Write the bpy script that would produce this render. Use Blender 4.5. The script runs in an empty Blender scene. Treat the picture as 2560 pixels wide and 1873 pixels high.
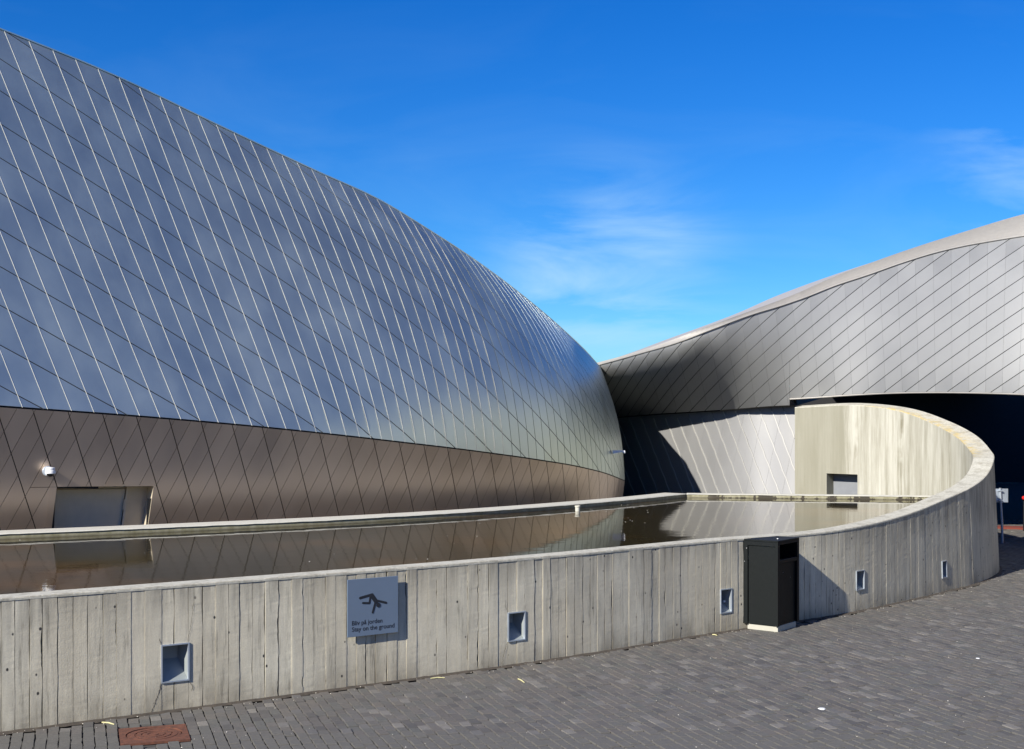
import bpy, math, random
import numpy as np
from mathutils import Vector, Matrix
random.seed(7)
R = math.radians
C = bpy.context.scene.collection

# ------------------------------------------------------------------ camera, sky, sun, exposure
K = 1.5            # depth stretch of the survey numbers below
S = 1.25           # metres per survey unit
FL = 2150.0 * K    # focal length in photo pixels (2560 wide)
HX, HY, ZC = 1280.0, 1030.0, 2.3
cd = bpy.data.cameras.new('camera'); cam = bpy.data.objects.new('camera', cd); C.objects.link(cam)
cam.location = (0, 0, ZC * S); cam.rotation_euler = (R(90), 0, 0)
cd.sensor_width = 36; cd.lens = FL / 2560 * 36; cd.shift_y = (HY - 936.5) / 2560
cd.clip_start = 0.1; cd.clip_end = 5000
sc = bpy.context.scene; sc.camera = cam
sc.render.resolution_x = 1024; sc.render.resolution_y = 749
sc.view_settings.view_transform = 'Standard'; sc.view_settings.look = 'None'
sc.view_settings.exposure = 0.70; sc.view_settings.gamma = 1
AZ, EL = 50.5, 32.0
sun_from = Vector((-math.cos(R(AZ)) * math.cos(R(EL)), -math.sin(R(AZ)) * math.cos(R(EL)), math.sin(R(EL))))
w = bpy.data.worlds.new('World'); sc.world = w; w.use_nodes = True
nt = w.node_tree; nt.nodes.clear()
def wn(t): return nt.nodes.new(t)
out = wn('ShaderNodeOutputWorld'); bg = wn('ShaderNodeBackground'); sky = wn('ShaderNodeTexSky')
sky.sky_type = 'NISHITA'; sky.sun_disc = False; sky.sun_elevation = R(EL)
sky.sun_rotation = math.atan2(sun_from.x, sun_from.y) % (2 * math.pi)
sky.air_density = 1.0; sky.dust_density = 0.0; sky.ozone_density = 3.2
hs = wn('ShaderNodeHueSaturation'); hs.inputs['Saturation'].default_value = 1.42; hs.inputs['Value'].default_value = 1.0
tc = wn('ShaderNodeTexCoord'); mp = wn('ShaderNodeMapping'); mp.inputs['Scale'].default_value = (3.0, 3.0, 11.0)
mp.inputs['Rotation'].default_value = (0.0, R(9), 0.0)
nz = wn('ShaderNodeTexNoise'); nz.inputs['Scale'].default_value = 1.6; nz.inputs['Detail'].default_value = 7
nz.inputs['Roughness'].default_value = 0.55; nz.inputs['Distortion'].default_value = 0.7
cr = wn('ShaderNodeMapRange'); cr.inputs['From Min'].default_value = 0.47; cr.inputs['From Max'].default_value = 0.84
mx = wn('ShaderNodeMix'); mx.data_type = 'RGBA'; mx.inputs[7].default_value = (7.0, 10.2, 12.5, 1)
sep = wn('ShaderNodeSeparateXYZ'); fade = wn('ShaderNodeMapRange')
fade.inputs['From Min'].default_value = 0.34; fade.inputs['From Max'].default_value = 0.08
mul = wn('ShaderNodeMath'); mul.operation = 'MULTIPLY'
L = nt.links.new
L(tc.outputs['Generated'], mp.inputs[0]); L(mp.outputs[0], nz.inputs[0]); L(nz.outputs[0], cr.inputs[0])
L(tc.outputs['Generated'], sep.inputs[0]); L(sep.outputs[2], fade.inputs[0])
def blob(c_, r_):
    v = Vector(c_).normalized(); d = wn('ShaderNodeVectorMath'); d.operation = 'DISTANCE'; d.inputs[1].default_value = v
    m = wn('ShaderNodeMapRange'); m.interpolation_type = 'SMOOTHSTEP'; m.inputs['From Min'].default_value = r_; m.inputs['From Max'].default_value = r_*.2
    L(tc.outputs['Generated'], d.inputs[0]); L(d.outputs['Value'], m.inputs[0]); return m.outputs[0]
ad = wn('ShaderNodeMath'); ad.operation = 'ADD'; L(blob((.075, 1, .105), .12), ad.inputs[0]); L(blob((.43, 1, .19), .11), ad.inputs[1])
ad2 = wn('ShaderNodeMath'); ad2.operation = 'ADD'; ad2.use_clamp = True; L(ad.outputs[0], ad2.inputs[0]); ad2.inputs[1].default_value = .13
mul0 = wn('ShaderNodeMath'); mul0.operation = 'MULTIPLY'; L(ad2.outputs[0], mul0.inputs[0]); L(cr.outputs[0], mul0.inputs[1])
L(mul0.outputs[0], mul.inputs[0]); L(fade.outputs[0], mul.inputs[1]); L(mul.outputs[0], mx.inputs[0])
L(sky.outputs[0], hs.inputs['Color']); tn = wn('ShaderNodeMix'); tn.data_type = 'RGBA'; tn.blend_type = 'MULTIPLY'; tn.inputs[0].default_value = 1.0; tn.inputs[7].default_value = (0.52, 1.03, 1.62, 1)
L(hs.outputs[0], tn.inputs[6]); L(tn.outputs[2], mx.inputs[6]); L(mx.outputs[2], bg.inputs[0])
bg.inputs[1].default_value = 0.05; L(bg.outputs[0], out.inputs[0])
sl = bpy.data.lights.new('sun', 'SUN'); sl.energy = 5.0; sl.angle = R(0.5); sl.color = (1.0, 0.95, 0.86)
so = bpy.data.objects.new('sun', sl); C.objects.link(so); so.location = (-20, -20, 30)
so.rotation_euler = (-sun_from).to_track_quat('-Z', 'Y').to_euler()

# ------------------------------------------------------------------ helpers
def tag(o, label=None, cat=None, group=None, kind=None):
    for k_, v_ in (('label', label), ('category', cat), ('group', group), ('kind', kind)):
        if v_: o[k_] = v_
    return o
def empty(name, loc, rz=0.0, **kw):
    o = bpy.data.objects.new(name, None); C.objects.link(o); o.empty_display_size = 0.2
    o.location = (loc[0] * S, loc[1] * S, loc[2] * S); o.rotation_euler = (0, 0, rz)
    return tag(o, **kw)
def me_new(name, V, Fc, mat, smooth=False, normals=None):
    me = bpy.data.meshes.new(name)
    me.from_pydata([tuple(v) for v in V], [], Fc)
    if mat is not None: me.materials.append(mat)
    if smooth: me.polygons.foreach_set('use_smooth', [True] * len(me.polygons))
    if normals is not None:
        me.polygons.foreach_set('use_smooth', [True] * len(me.polygons))
        me.normals_split_custom_set([tuple(n) for n in normals])
    me.update()
    return me
def mk(name, V, Fc, mat, parent=None, smooth=False, normals=None, local=False, **kw):
    """link a mesh; V in survey units: world coordinates, or the parent's frame when local"""
    A = np.array(V, dtype=float) * S
    if parent is not None and not local:
        A = A - root_loc(parent)
    me = me_new(name, A, Fc, mat, smooth, normals)
    o = bpy.data.objects.new(name, me); C.objects.link(o)
    if parent is not None: o.parent = parent
    return tag(o, **kw)
def root_loc(o):
    p = np.zeros(3)
    while o is not None:
        p = p + np.array(o.location); o = o.parent
    return p
class MB:
    def __init__(s): s.V = []; s.F = []
    def add(s, V, F):
        n = len(s.V); s.V += [tuple(v) for v in V]; s.F += [tuple(i + n for i in f) for f in F]
    def box(s, x0, x1, y0, y1, z0, z1, M=None, bev=0.0):
        if bev > 0:
            b = bev; V = []
            for (z, i) in ((z0, b), (z0 + b, 0), (z1 - b, 0), (z1, b)):
                V += [(x0 + i, y0 + i, z), (x1 - i, y0 + i, z), (x1 - i, y1 - i, z), (x0 + i, y1 - i, z)]
            F = [(3, 2, 1, 0), (12, 13, 14, 15)]
            for r in range(3):
                for q in range(4): F.append((r*4+q, r*4+(q+1) % 4, r*4+4+(q+1) % 4, r*4+4+q))
        else:
            V = [(x0,y0,z0),(x1,y0,z0),(x1,y1,z0),(x0,y1,z0),(x0,y0,z1),(x1,y0,z1),(x1,y1,z1),(x0,y1,z1)]
            F = [(3,2,1,0),(4,5,6,7),(0,1,5,4),(1,2,6,5),(2,3,7,6),(3,0,4,7)]
        if M is not None: V = [tuple(M @ Vector(v)) for v in V]
        s.add(V, F); return s
    def tube(s, P, r, n=8, caps=True):
        P = [Vector(p) for p in P]; rr = r if isinstance(r, (list, tuple)) else [r] * len(P)
        V = []; F = []
        for i, p in enumerate(P):
            t = (P[min(i+1, len(P)-1)] - P[max(i-1, 0)]).normalized()
            a = t.cross(Vector((0, 0, 1)));
            if a.length < 1e-3: a = Vector((1, 0, 0))
            a.normalize(); b = t.cross(a)
            for j in range(n):
                q = 2*math.pi*j/n; V.append(tuple(p + rr[i]*(math.cos(q)*a + math.sin(q)*b)))
        for i in range(len(P)-1):
            for j in range(n): F.append((i*n+j, (i+1)*n+j, (i+1)*n+(j+1) % n, i*n+(j+1) % n))
        if caps: F.append(tuple(range(n))); F.append(tuple(reversed(range((len(P)-1)*n, len(P)*n))))
        s.add(V, F); return s
    def lathe(s, prof, n=24, M=None):
        V = []; F = []
        for (r, z) in prof:
            for j in range(n):
                q = 2*math.pi*j/n; V.append((r*math.cos(q), r*math.sin(q), z))
        for i in range(len(prof)-1):
            for j in range(n): F.append((i*n+j, i*n+(j+1) % n, (i+1)*n+(j+1) % n, (i+1)*n+j))
        F.append(tuple(reversed(range(n)))); F.append(tuple(range((len(prof)-1)*n, len(prof)*n)))
        if M is not None: V = [tuple(M @ Vector(v)) for v in V]
        s.add(V, F); return s
    def out(s, name, mat, parent=None, **kw): return mk(name, s.V, s.F, mat, parent, **kw)
def pd(px, py, d):
    """survey point seen at photo pixel (px, py) at base depth d"""
    Y = d * K
    return np.array(((px - HX) / FL * Y, Y, ZC - (py - HY) / FL * Y))
def gd(py, z=0.0): return 2150.0 * (ZC - z) / (py - HY)
def pxof(P): return HX + FL * P[0] / P[1]
def pyof(P): return HY + FL * (ZC - P[2]) / P[1]
class Curve:
    """Catmull-Rom through rows; first two columns are plan x,y; parameter = plan arc length"""
    def __init__(s, rows, n=40):
        Pn = np.array(rows, float); Q = []
        for i in range(len(Pn) - 1):
            a, b = Pn[i], Pn[i+1]
            p0 = Pn[i-1] if i > 0 else 2*a - b
            p3 = Pn[i+2] if i+2 < len(Pn) else 2*b - a
            # centripetal-like tangents by chord lengths
            l0 = np.hypot(*(a-p0)[:2]); l1 = np.hypot(*(b-a)[:2]); l2 = np.hypot(*(p3-b)[:2])
            m1 = l1 * ((a-p0)/l0*l1 + (b-a)/l1*l0) / (l0+l1)
            m2 = l1 * ((b-a)/l1*l2 + (p3-b)/l2*l1) / (l1+l2)
            for t in np.linspace(0, 1, n, endpoint=False):
                t2, t3 = t*t, t*t*t
                Q.append((2*t3-3*t2+1)*a + (t3-2*t2+t)*m1 + (-2*t3+3*t2)*b + (t3-t2)*m2)
        Q.append(Pn[-1]); s.Q = np.array(Q)
        dl = np.hypot(np.diff(s.Q[:, 0]), np.diff(s.Q[:, 1])); s.s = np.concatenate(([0], np.cumsum(dl)))
        s.len = s.s[-1]
    def at(s, u): return np.array([np.interp(u, s.s, s.Q[:, c]) for c in range(s.Q.shape[1])])
    def tan(s, u, e=0.05):
        a = s.at(max(0, u-e)); b = s.at(min(s.len, u+e)); t = (b-a)[:2]; return t / np.hypot(*t)
    def s_at_px(s, px):
        x = HX + FL*s.Q[:, 0]/s.Q[:, 1]; m = int(np.argmax(x))
        return float(np.interp(px, x[:m+1], s.s[:m+1]))
def ip(x, xs, ys): return float(np.interp(x, xs, ys))
def smooth_ip(xs, ys):
    """monotone-ish cubic through points, linear outside"""
    xs = list(xs); ys = list(ys); n = len(xs)
    sl_ = [(ys[i+1]-ys[i])/(xs[i+1]-xs[i]) for i in range(n-1)]
    m = [sl_[0]] + [(sl_[i-1]*(xs[i+1]-xs[i])+sl_[i]*(xs[i]-xs[i-1]))/(xs[i+1]-xs[i-1]) for i in range(1, n-1)] + [sl_[-1]]
    def f(x):
        if x <= xs[0]: return ys[0] + m[0]*(x-xs[0])
        if x >= xs[-1]: return ys[-1] + m[-1]*(x-xs[-1])
        i = max(j for j in range(n-1) if xs[j] <= x); h = xs[i+1]-xs[i]; t = (x-xs[i])/h
        return ((2*t**3-3*t*t+1)*ys[i] + (t**3-2*t*t+t)*h*m[i] + (-2*t**3+3*t*t)*ys[i+1] + (t**3-t*t)*h*m[i+1])
    return f

# ------------------------------------------------------------------ materials
class MT:
    def __init__(s, name):
        s.m = bpy.data.materials.new(name); s.m.use_nodes = True; s.t = s.m.node_tree
        s.b = s.t.nodes['Principled BSDF']
    def n(s, ty, **kw):
        o = s.t.nodes.new(ty)
        for k_, v_ in kw.items():
            if k_ in o.inputs: o.inputs[k_].default_value = v_
            else: setattr(o, k_, v_)
        return o
    def l(s, a, b): s.t.links.new(a, b)
    def pos(s, scale=(1, 1, 1), rot=(0, 0, 0), loc=(0, 0, 0)):
        g = s.n('ShaderNodeNewGeometry'); m = s.n('ShaderNodeMapping')
        m.inputs['Scale'].default_value = scale; m.inputs['Rotation'].default_value = rot; m.inputs['Location'].default_value = loc
        s.l(g.outputs['Position'], m.inputs[0]); return m.outputs[0]
    def noise(s, sc_, scale=(1, 1, 1), det=4, rough=.55, dist=0, loc=(0, 0, 0)):
        o = s.n('ShaderNodeTexNoise'); o.inputs['Scale'].default_value = sc_; o.inputs['Detail'].default_value = det
        o.inputs['Roughness'].default_value = rough; o.inputs['Distortion'].default_value = dist
        s.l(s.pos(scale, loc=loc), o.inputs[0]); return o.outputs[0]
    def mr(s, x, a, b, c, d):
        o = s.n('ShaderNodeMapRange'); s.l(x, o.inputs[0])
        for i, v in enumerate((a, b, c, d)): o.inputs[i+1].default_value = v
        return o.outputs[0]
    def mix(s, f, a, b, mode='MIX'):
        o = s.n('ShaderNodeMix'); o.data_type = 'RGBA'; o.blend_type = mode
        for v, i in ((f, 0), (a, 6), (b, 7)):
            if isinstance(v, (int, float)): o.inputs[i].default_value = v
            elif isinstance(v, tuple): o.inputs[i].default_value = (*v, 1) if len(v) == 3 else v
            else: s.l(v, o.inputs[i])
        return o.outputs[2]
    def math(s, op, a, b=0.0):
        o = s.n('ShaderNodeMath'); o.operation = op
        for v, i in ((a, 0), (b, 1)):
            if isinstance(v, (int, float)): o.inputs[i].default_value = v
            else: s.l(v, o.inputs[i])
        return o.outputs[0]
    def island(s):
        g = s.n('ShaderNodeNewGeometry'); return g.outputs['Random Per Island']
    def bump(s, h, st=.3, dist=.01):
        o = s.n('ShaderNodeBump'); o.inputs['Strength'].default_value = st; o.inputs['Distance'].default_value = dist
        s.l(h, o.inputs['Height']); s.l(o.outputs[0], s.b.inputs['Normal'])
    def set(s, **kw):
        for k_, v_ in kw.items():
            k_ = k_.replace('_', ' ')
            i = s.b.inputs[k_]
            if isinstance(v_, (int, float)): i.default_value = v_
            elif isinstance(v_, tuple): i.default_value = (*v_, 1)
            else: s.l(v_, i)
        return s.m
def plain(name, col, rough=.5, metal=0.0, var=.12, sc_=8.0):
    t = MT(name); n = t.noise(sc_, det=5)
    c = t.mix(n, tuple(x*(1-var) for x in col), tuple(min(1, x*(1+var)) for x in col))
    t.bump(n, .08, .004)
    return t.set(Base_Color=c, Roughness=t.mr(n, .2, .8, rough*.9, min(1, rough*1.12)), Metallic=metal)
def metal(name, col, rough, metal_=1.0, var=.06, streak=.05):
    t = MT(name)
    isl = t.island(); cl = t.noise(1.3, (1, 1, .6), det=4); fine = t.noise(60, (1, 1, .15), det=2)
    v = t.math('ADD', t.mr(isl, 0, 1, 1-var, 1+var), t.mr(cl, .3, .7, -streak, streak))
    c = t.mix(1.0, col, v, 'MULTIPLY')
    v3 = t.n('ShaderNodeCombineColor')
    for i in range(3): t.l(v, v3.inputs[i])
    c = t.mix(1.0, col, v3.outputs[0], 'MULTIPLY')
    r = t.math('ADD', t.mr(isl, 0, 1, rough-.025, rough+.025), t.mr(cl, .3, .7, -.04, .04))
    t.bump(fine, .02, .002)
    return t.set(Base_Color=c, Roughness=r, Metallic=metal_)
M = {}
M['shell'] = metal('brushed_aluminium', (.60, .655, .575), .43, .93)
M['band'] = metal('brown_tinted_aluminium', (.56, .455, .37), .36, .9)  # brown of the reflected surroundings is put into the base colour
M['facade'] = metal('pale_aluminium', (.29, .293, .288), .60, .35, var=.05)
M['lit'] = metal('pale_aluminium_matt', (.25, .25, .25), .62, .30, var=.03)
M['back'] = plain('dark_joint', (.015, .015, .016), .8)
M['seam'] = plain('bare_aluminium_edge', (.36, .355, .33), .5, .1)
M['roofm'] = plain('pale_roof_metal', (.40, .38, .345), .6, .2)
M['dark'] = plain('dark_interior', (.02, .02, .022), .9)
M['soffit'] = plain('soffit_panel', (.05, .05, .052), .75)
M['door'] = plain('aluminium_door', (.56, .49, .37), .5, .05)
M['doorg'] = plain('grey_door', (.20, .21, .225), .5)
M['niche'] = plain('grey_blue_paint', (.25, .275, .27), .5)
M['steel'] = plain('galvanised_steel', (.45, .50, .56), .42, .55)
M['whitep'] = plain('white_paint', (.75, .76, .76), .4)
M['black'] = plain('black_plastic', (.006, .006, .007), .35)
M['print'] = plain('dark_print', (.012, .014, .02), .6)
M['bin'] = plain('black_powder_coat', (.0060, .0078, .008), .5, 0, .25, 40)
M['bin'].node_tree.nodes['Principled BSDF'].inputs['Specular IOR Level'].default_value = .22
M['signm'] = plain('blue_grey_anodised_plate', (.15, .20, .275), .45, .15, .05)
M['orange'] = plain('orange_brown_timber', (.45, .15, .03), .6)
M['plinth'] = plain('pale_concrete_plinth', (.40, .39, .33), .85)
M['red'] = plain('red_lens', (.55, .02, .015), .3)
M['redk'] = plain('red_kerb', (.15, .03, .018), .9, 0, .3)
M['weed'] = plain('weed_green', (.07, .11, .02), .7)
M['straw'] = plain('dry_straw', (.50, .47, .25), .8)
M['bits'] = plain('white_grit', (.6, .56, .48), .9)

def ground_mat0(name, a, b):
    t = MT(name); n = t.noise(14, det=6, rough=.7)
    c = t.mix(t.mr(n, .3, .7, 0, 1), a, b); t.bump(n, .5, .006)
    return t.set(Base_Color=c, Roughness=.95)
def concrete(name, light, dark_, brown, streakw, rough=.85, yellow=False):
    t = MT(name)
    isl = t.island()
    st = t.noise(9, (1, 1, .10), det=6, rough=.62)
    big = t.noise(.9, (1, 1, .7), det=4)
    fine = t.noise(70, det=3)
    c = t.mix(t.mr(st, .3, .72, 0, 1), dark_, light)
    bl = t.noise(2.6, (1, 1, .5), det=6, rough=.65, loc=(2, 8, 5))
    c = t.mix(t.mr(big, .35, .7, 0, .6), c, brown)
    c = t.mix(t.mr(bl, .42, .66, 0, .55), c, tuple(x*.72 for x in dark_))
    c = t.mix(t.mr(fine, .3, .7, 0, .22), c, tuple(x*.55 for x in dark_))
    # air holes and dark specks
    vo = t.n('ShaderNodeTexVoronoi'); vo.inputs['Scale'].default_value = 7.0; vo.inputs['Randomness'].default_value = 1.0
    t.l(t.pos((1, 1, .75)), vo.inputs['Vector'])
    sel = t.noise(3.1, det=2, loc=(7, 3, 1))
    pit = t.math('MULTIPLY', t.mr(vo.outputs['Distance'], .06, .10, 1, 0), t.mr(sel, .44, .5, 0, 1))
    dk = t.noise(20, (1, 1, .06), det=6, rough=.75, loc=(6, 1, 7))
    c = t.mix(t.math('MULTIPLY', t.mr(dk, .54, .66, 0, .75), t.mr(bl, .38, .58, .25, 1)), c, (.17, .155, .12))
    # rusty run marks
    ru = t.noise(5.5, (1, 1, .16), det=6, rough=.7, loc=(3, 9, 2))
    rm = t.math('MULTIPLY', t.mr(ru, .60, .72, 0, 1), t.mr(big, .5, .62, 0, .6))
    c = t.mix(rm, c, (.17, .11, .06))
    iv = t.n('ShaderNodeCombineColor'); vv = t.mr(isl, 0, 1, .90, 1.08)
    for i in range(3): t.l(vv, iv.inputs[i])
    c = t.mix(1.0, c, iv.outputs[0], 'MULTIPLY')
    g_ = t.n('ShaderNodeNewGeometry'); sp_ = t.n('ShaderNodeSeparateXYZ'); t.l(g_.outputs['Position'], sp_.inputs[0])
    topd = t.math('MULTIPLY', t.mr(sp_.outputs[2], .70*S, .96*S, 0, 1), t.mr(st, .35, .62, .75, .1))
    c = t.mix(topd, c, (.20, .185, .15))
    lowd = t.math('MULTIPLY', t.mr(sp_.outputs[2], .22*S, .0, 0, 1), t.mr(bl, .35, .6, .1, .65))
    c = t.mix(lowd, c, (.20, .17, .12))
    c = t.mix(pit, c, (.03, .03, .03))
    t.bump(t.math('ADD', t.math('MULTIPLY', fine, .5), t.math('MULTIPLY', st, 1.2)), .45, .006)
    return t.set(Base_Color=c, Roughness=rough)
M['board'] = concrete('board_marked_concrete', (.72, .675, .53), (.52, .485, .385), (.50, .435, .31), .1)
M['crack'] = plain('crack_shadow_dirt', (.07, .06, .045), .95)
M['dirt'] = ground_mat0('dirt_at_wall_foot', (.035, .03, .024), (.075, .06, .045))
M['cap'] = plain('pale_concrete_top', (.66, .65, .57), .85, 0, .13, 30)
M['rim'] = plain('pool_rim_concrete', (.47, .455, .39), .85, 0, .18, 20)

def inner_concrete():
    t = MT('streaked_concrete')
    st = t.noise(4.6, (1, 1, .07), det=9, rough=.70)
    st2 = t.noise(24, (1, 1, .05), det=6, rough=.75, loc=(4, 4, 4))
    c = t.mix(t.mr(st, .38, .6, 0, 1), (.27, .258, .20), (.48, .467, .40))
    c = t.mix(t.mr(st2, .35, .65, .5, 0), c, (.27, .255, .20))
    g_ = t.n('ShaderNodeNewGeometry'); sx_ = t.n('ShaderNodeSeparateXYZ'); t.l(g_.outputs['Position'], sx_.inputs[0])
    lf = t.mr(t.math('ADD', sx_.outputs[0], t.math('MULTIPLY', st, 1.2)), 5.75*S+.6, 5.95*S+.6, .75, 0)
    c = t.mix(lf, c, (.22, .21, .155))
    # dark runs starting under the top edge
    ru = t.noise(5.0, (1, 1, .03), det=5, rough=.7, loc=(1, 2, 9))
    ru2 = t.noise(3.0, (1, 1, .6), det=3, loc=(5, 2, 9))
    c = t.mix(t.math('MULTIPLY', t.mr(ru, .56, .68, 0, 1), t.mr(ru2, .42, .6, 0, .85)), c, (.16, .145, .09))
    fine = t.noise(80, det=3)
    t.bump(t.math('ADD', fine, st2), .3, .006)
    return t.set(Base_Color=c, Roughness=.85)
M['inner'] = inner_concrete()
def cap_yellow():
    t = MT('spiral_top_with_lichen')
    n = t.noise(7, det=6, rough=.65); n2 = t.noise(30, det=4)
    c = t.mix(t.mr(n2, .3, .7, 0, 1), (.37, .355, .29), (.53, .51, .43))
    at = t.n('ShaderNodeVertexColor'); at.layer_name = 'edge'
    sp = t.n('ShaderNodeSeparateColor'); t.l(at.outputs[0], sp.inputs[0])
    g3 = t.noise(5, det=7, rough=.7, loc=(9, 1, 1)); c = t.mix(t.mr(g3, .48, .66, 0, .6), c, (.22, .20, .15))
    f = t.math('MULTIPLY', sp.outputs[0], t.mr(n, .38, .62, 0, .9))
    c = t.mix(f, c, (.50, .36, .09))
    t.bump(n2, .3, .006)
    return t.set(Base_Color=c, Roughness=.85)
M['captop'] = cap_yellow()
def water_mat():
    t = MT('dark_pool_water')
    n = t.noise(1.6, (1, 1.8, 1), det=3); n2 = t.noise(9, (1, 2.2, 1), det=2)
    # breeze only on parts of the pool
    pa = t.noise(.35, det=2, loc=(2, 5, 0))
    h = t.math('ADD', n, t.math('MULTIPLY', n2, t.mr(pa, .45, .7, .05, .35)))
    t.bump(h, .085, .02)
    return t.set(Base_Color=t.mix(t.mr(t.noise(.45, (1, 1, 1), det=3, loc=(3.3, 1.2, 0)), .50, .68, 0, 1), (.034, .027, .013), (.09, .05, .018)), Roughness=.03, IOR=1.33)
M['water'] = water_mat()
def rimface_mat():
    t = MT('stained_waterline')
    n = t.noise(2.6, (1, 1, .35), det=5, rough=.7, dist=.4); n2 = t.noise(11, det=4)
    g = t.n('ShaderNodeNewGeometry'); sp = t.n('ShaderNodeSeparateXYZ'); t.l(g.outputs['Position'], sp.inputs[0])
    low = t.mr(sp.outputs[2], .90*S, .925*S, 1, 0)
    right = t.mr(sp.outputs[0], 2.7*S, 3.3*S, 0, 1)
    c = t.mix(t.mr(n2, .3, .7, 0, 1), (.20, .185, .10), (.34, .32, .22))
    thr = t.math('ADD', t.mr(n, .40, .62, 0, 1), t.math('MULTIPLY', low, .35))
    f = t.math('MULTIPLY', t.mr(thr, .55, .75, 0, 1), t.math('ADD', .12, t.math('MULTIPLY', right, .85)))
    f = t.math('MAXIMUM', f, t.math('MULTIPLY', low, .6))
    c = t.mix(f, c, (.035, .028, .018))
    return t.set(Base_Color=c, Roughness=.7)
M['rimface'] = rimface_mat()
def paver_mat():
    t = MT('grey_clay_pavers')
    isl = t.island(); n = t.noise(25, det=5, rough=.65); big = t.noise(.5, det=4)
    rp = t.n('ShaderNodeValToRGB'); e = rp.color_ramp.elements
    e[0].position = 0; e[0].color = (.076, .073, .070, 1); e[1].position = 1; e[1].color = (.21, .195, .172, 1)
    for p_, c_ in ((.25, (.122, .110, .098)), (.5, (.106, .106, .096)), (.72, (.135, .120, .103)), (.9, (.118, .114, .110))):
        x = rp.color_ramp.elements.new(p_); x.color = (*c_, 1)
    t.l(isl, rp.inputs[0])
    c = t.mix(t.mr(n, .25, .75, 0, .5), rp.outputs[0], (.048, .047, .046))
    c = t.mix(t.mr(big, .4, .7, 0, .3), c, (.10, .095, .088))
    t.bump(n, .5, .006)
    return t.set(Base_Color=c, Roughness=.78)
M['paver'] = paver_mat()
def ground_mat(name, a, b):
    t = MT(name); n = t.noise(3, det=6, rough=.7); n2 = t.noise(60, det=3)
    c = t.mix(t.mr(n, .3, .7, 0, 1), a, b); c = t.mix(t.mr(n2, .4, .7, 0, .4), c, tuple(x*.6 for x in a))
    t.bump(n2, .5, .01)
    return t.set(Base_Color=c, Roughness=.95)
M['joint'] = ground_mat('dark_joint_filling', (.040, .037, .033), (.075, .068, .058))
M['ground'] = ground_mat('sand_and_dirt', (.050, .046, .040), (.075, .068, .058))
def rust_mat():
    t = MT('rusty_cast_iron'); n = t.noise(18, det=6, rough=.7)
    c = t.mix(t.mr(n, .3, .7, 0, 1), (.055, .022, .014), (.17, .06, .032)); t.bump(n, .5, .006)
    return t.set(Base_Color=c, Roughness=.85)
M['rust'] = rust_mat()

# ------------------------------------------------------------------ curves of the pool wall
# rows: plan x, plan y (before the depth stretch), top height, batter, thickness
wall_rows = [(-8.2,4.15,.965,0,.20),(-3.67,6.16,.965,0,.20),(-1.58,7.08,.965,0,.20),(.448,8.03,.965,0,.20),(2.04,8.90,.965,0,.21),(3.78,9.79,.968,0,.22),
 (4.90,10.53,1.066,.01,.24),(5.59,11.03,1.185,.03,.25),(6.18,11.48,1.295,.05,.26),(6.71,12.0,1.45,.065,.27),(7.0,12.36,1.61,.075,.28),
 (7.28,12.95,1.735,.08,.29),(7.36,13.5,1.935,.08,.30),(7.22,14.1,2.156,.08,.30),(6.88,14.65,2.35,.06,.30),(6.2,15.2,2.455,.04,.30),(5.33,15.72,2.418,.02,.30)]
WC = Curve([(a, b*K, c, d, e) for a, b, c, d, e in wall_rows])
WZ = .90  # water level
def wall_at(u):
    P = WC.at(u); t = WC.tan(u); nin = np.array((-t[1], t[0]))     # towards the pool
    bo = P[:2]; to = P[:2] + nin*P[3]; ti = to + nin*P[4]
    return bo, to, ti, P[2], t, nin
def wall_front(u, z, off=0.0):
    """point on the outer face at height z, off metres out of the face"""
    bo, to, ti, zt, t, nin = wall_at(u)
    q = bo + (to-bo)*(z/zt) - nin*off
    return np.array((q[0], q[1], z))
def wall_px(px, off=0.0):
    lo, hi = 0.0, S_TURN
    for _ in range(40):
        m = (lo+hi)/2
        if pxof(wall_front(m, .4, off)) < px: lo = m
        else: hi = m
    return (lo+hi)/2
S_TURN = WC.s[int(np.argmax(WC.Q[:, 0]/WC.Q[:, 1]))]
S_END = WC.len

# ------------------------------------------------------------------ ground and paving
gx = 700
mk('ground', [(-gx, -gx, -.03), (gx, -gx, -.03), (gx, gx, -.03), (-gx, gx, -.03)], [(0, 1, 2, 3)], M['ground'], kind='structure')
pave = empty('pavement', (0, 10, 0), kind='structure')
PW, PL, GAP = .080, .138, .0055
t0 = np.array((math.cos(R(18.5)), math.sin(R(18.5)))); n0 = np.array((-t0[1], t0[0]))
poly = []
for u in np.linspace(0, WC.len, 260): poly.append(WC.at(u)[:2])
poly += [np.array((5.25, 60)), np.array((-40, 60)), np.array((-40, 0))]
poly = np.array(poly)
def inside(px_, py_, poly):
    c = np.zeros(len(px_), bool); n = len(poly); j = n-1
    for i in range(n):
        xi, yi = poly[i]; xj, yj = poly[j]
        c ^= ((yi > py_) != (yj > py_)) & (px_ < (xj-xi)*(py_-yi)/(yj-yi+1e-12)+xi)
        j = i
    return c
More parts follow.
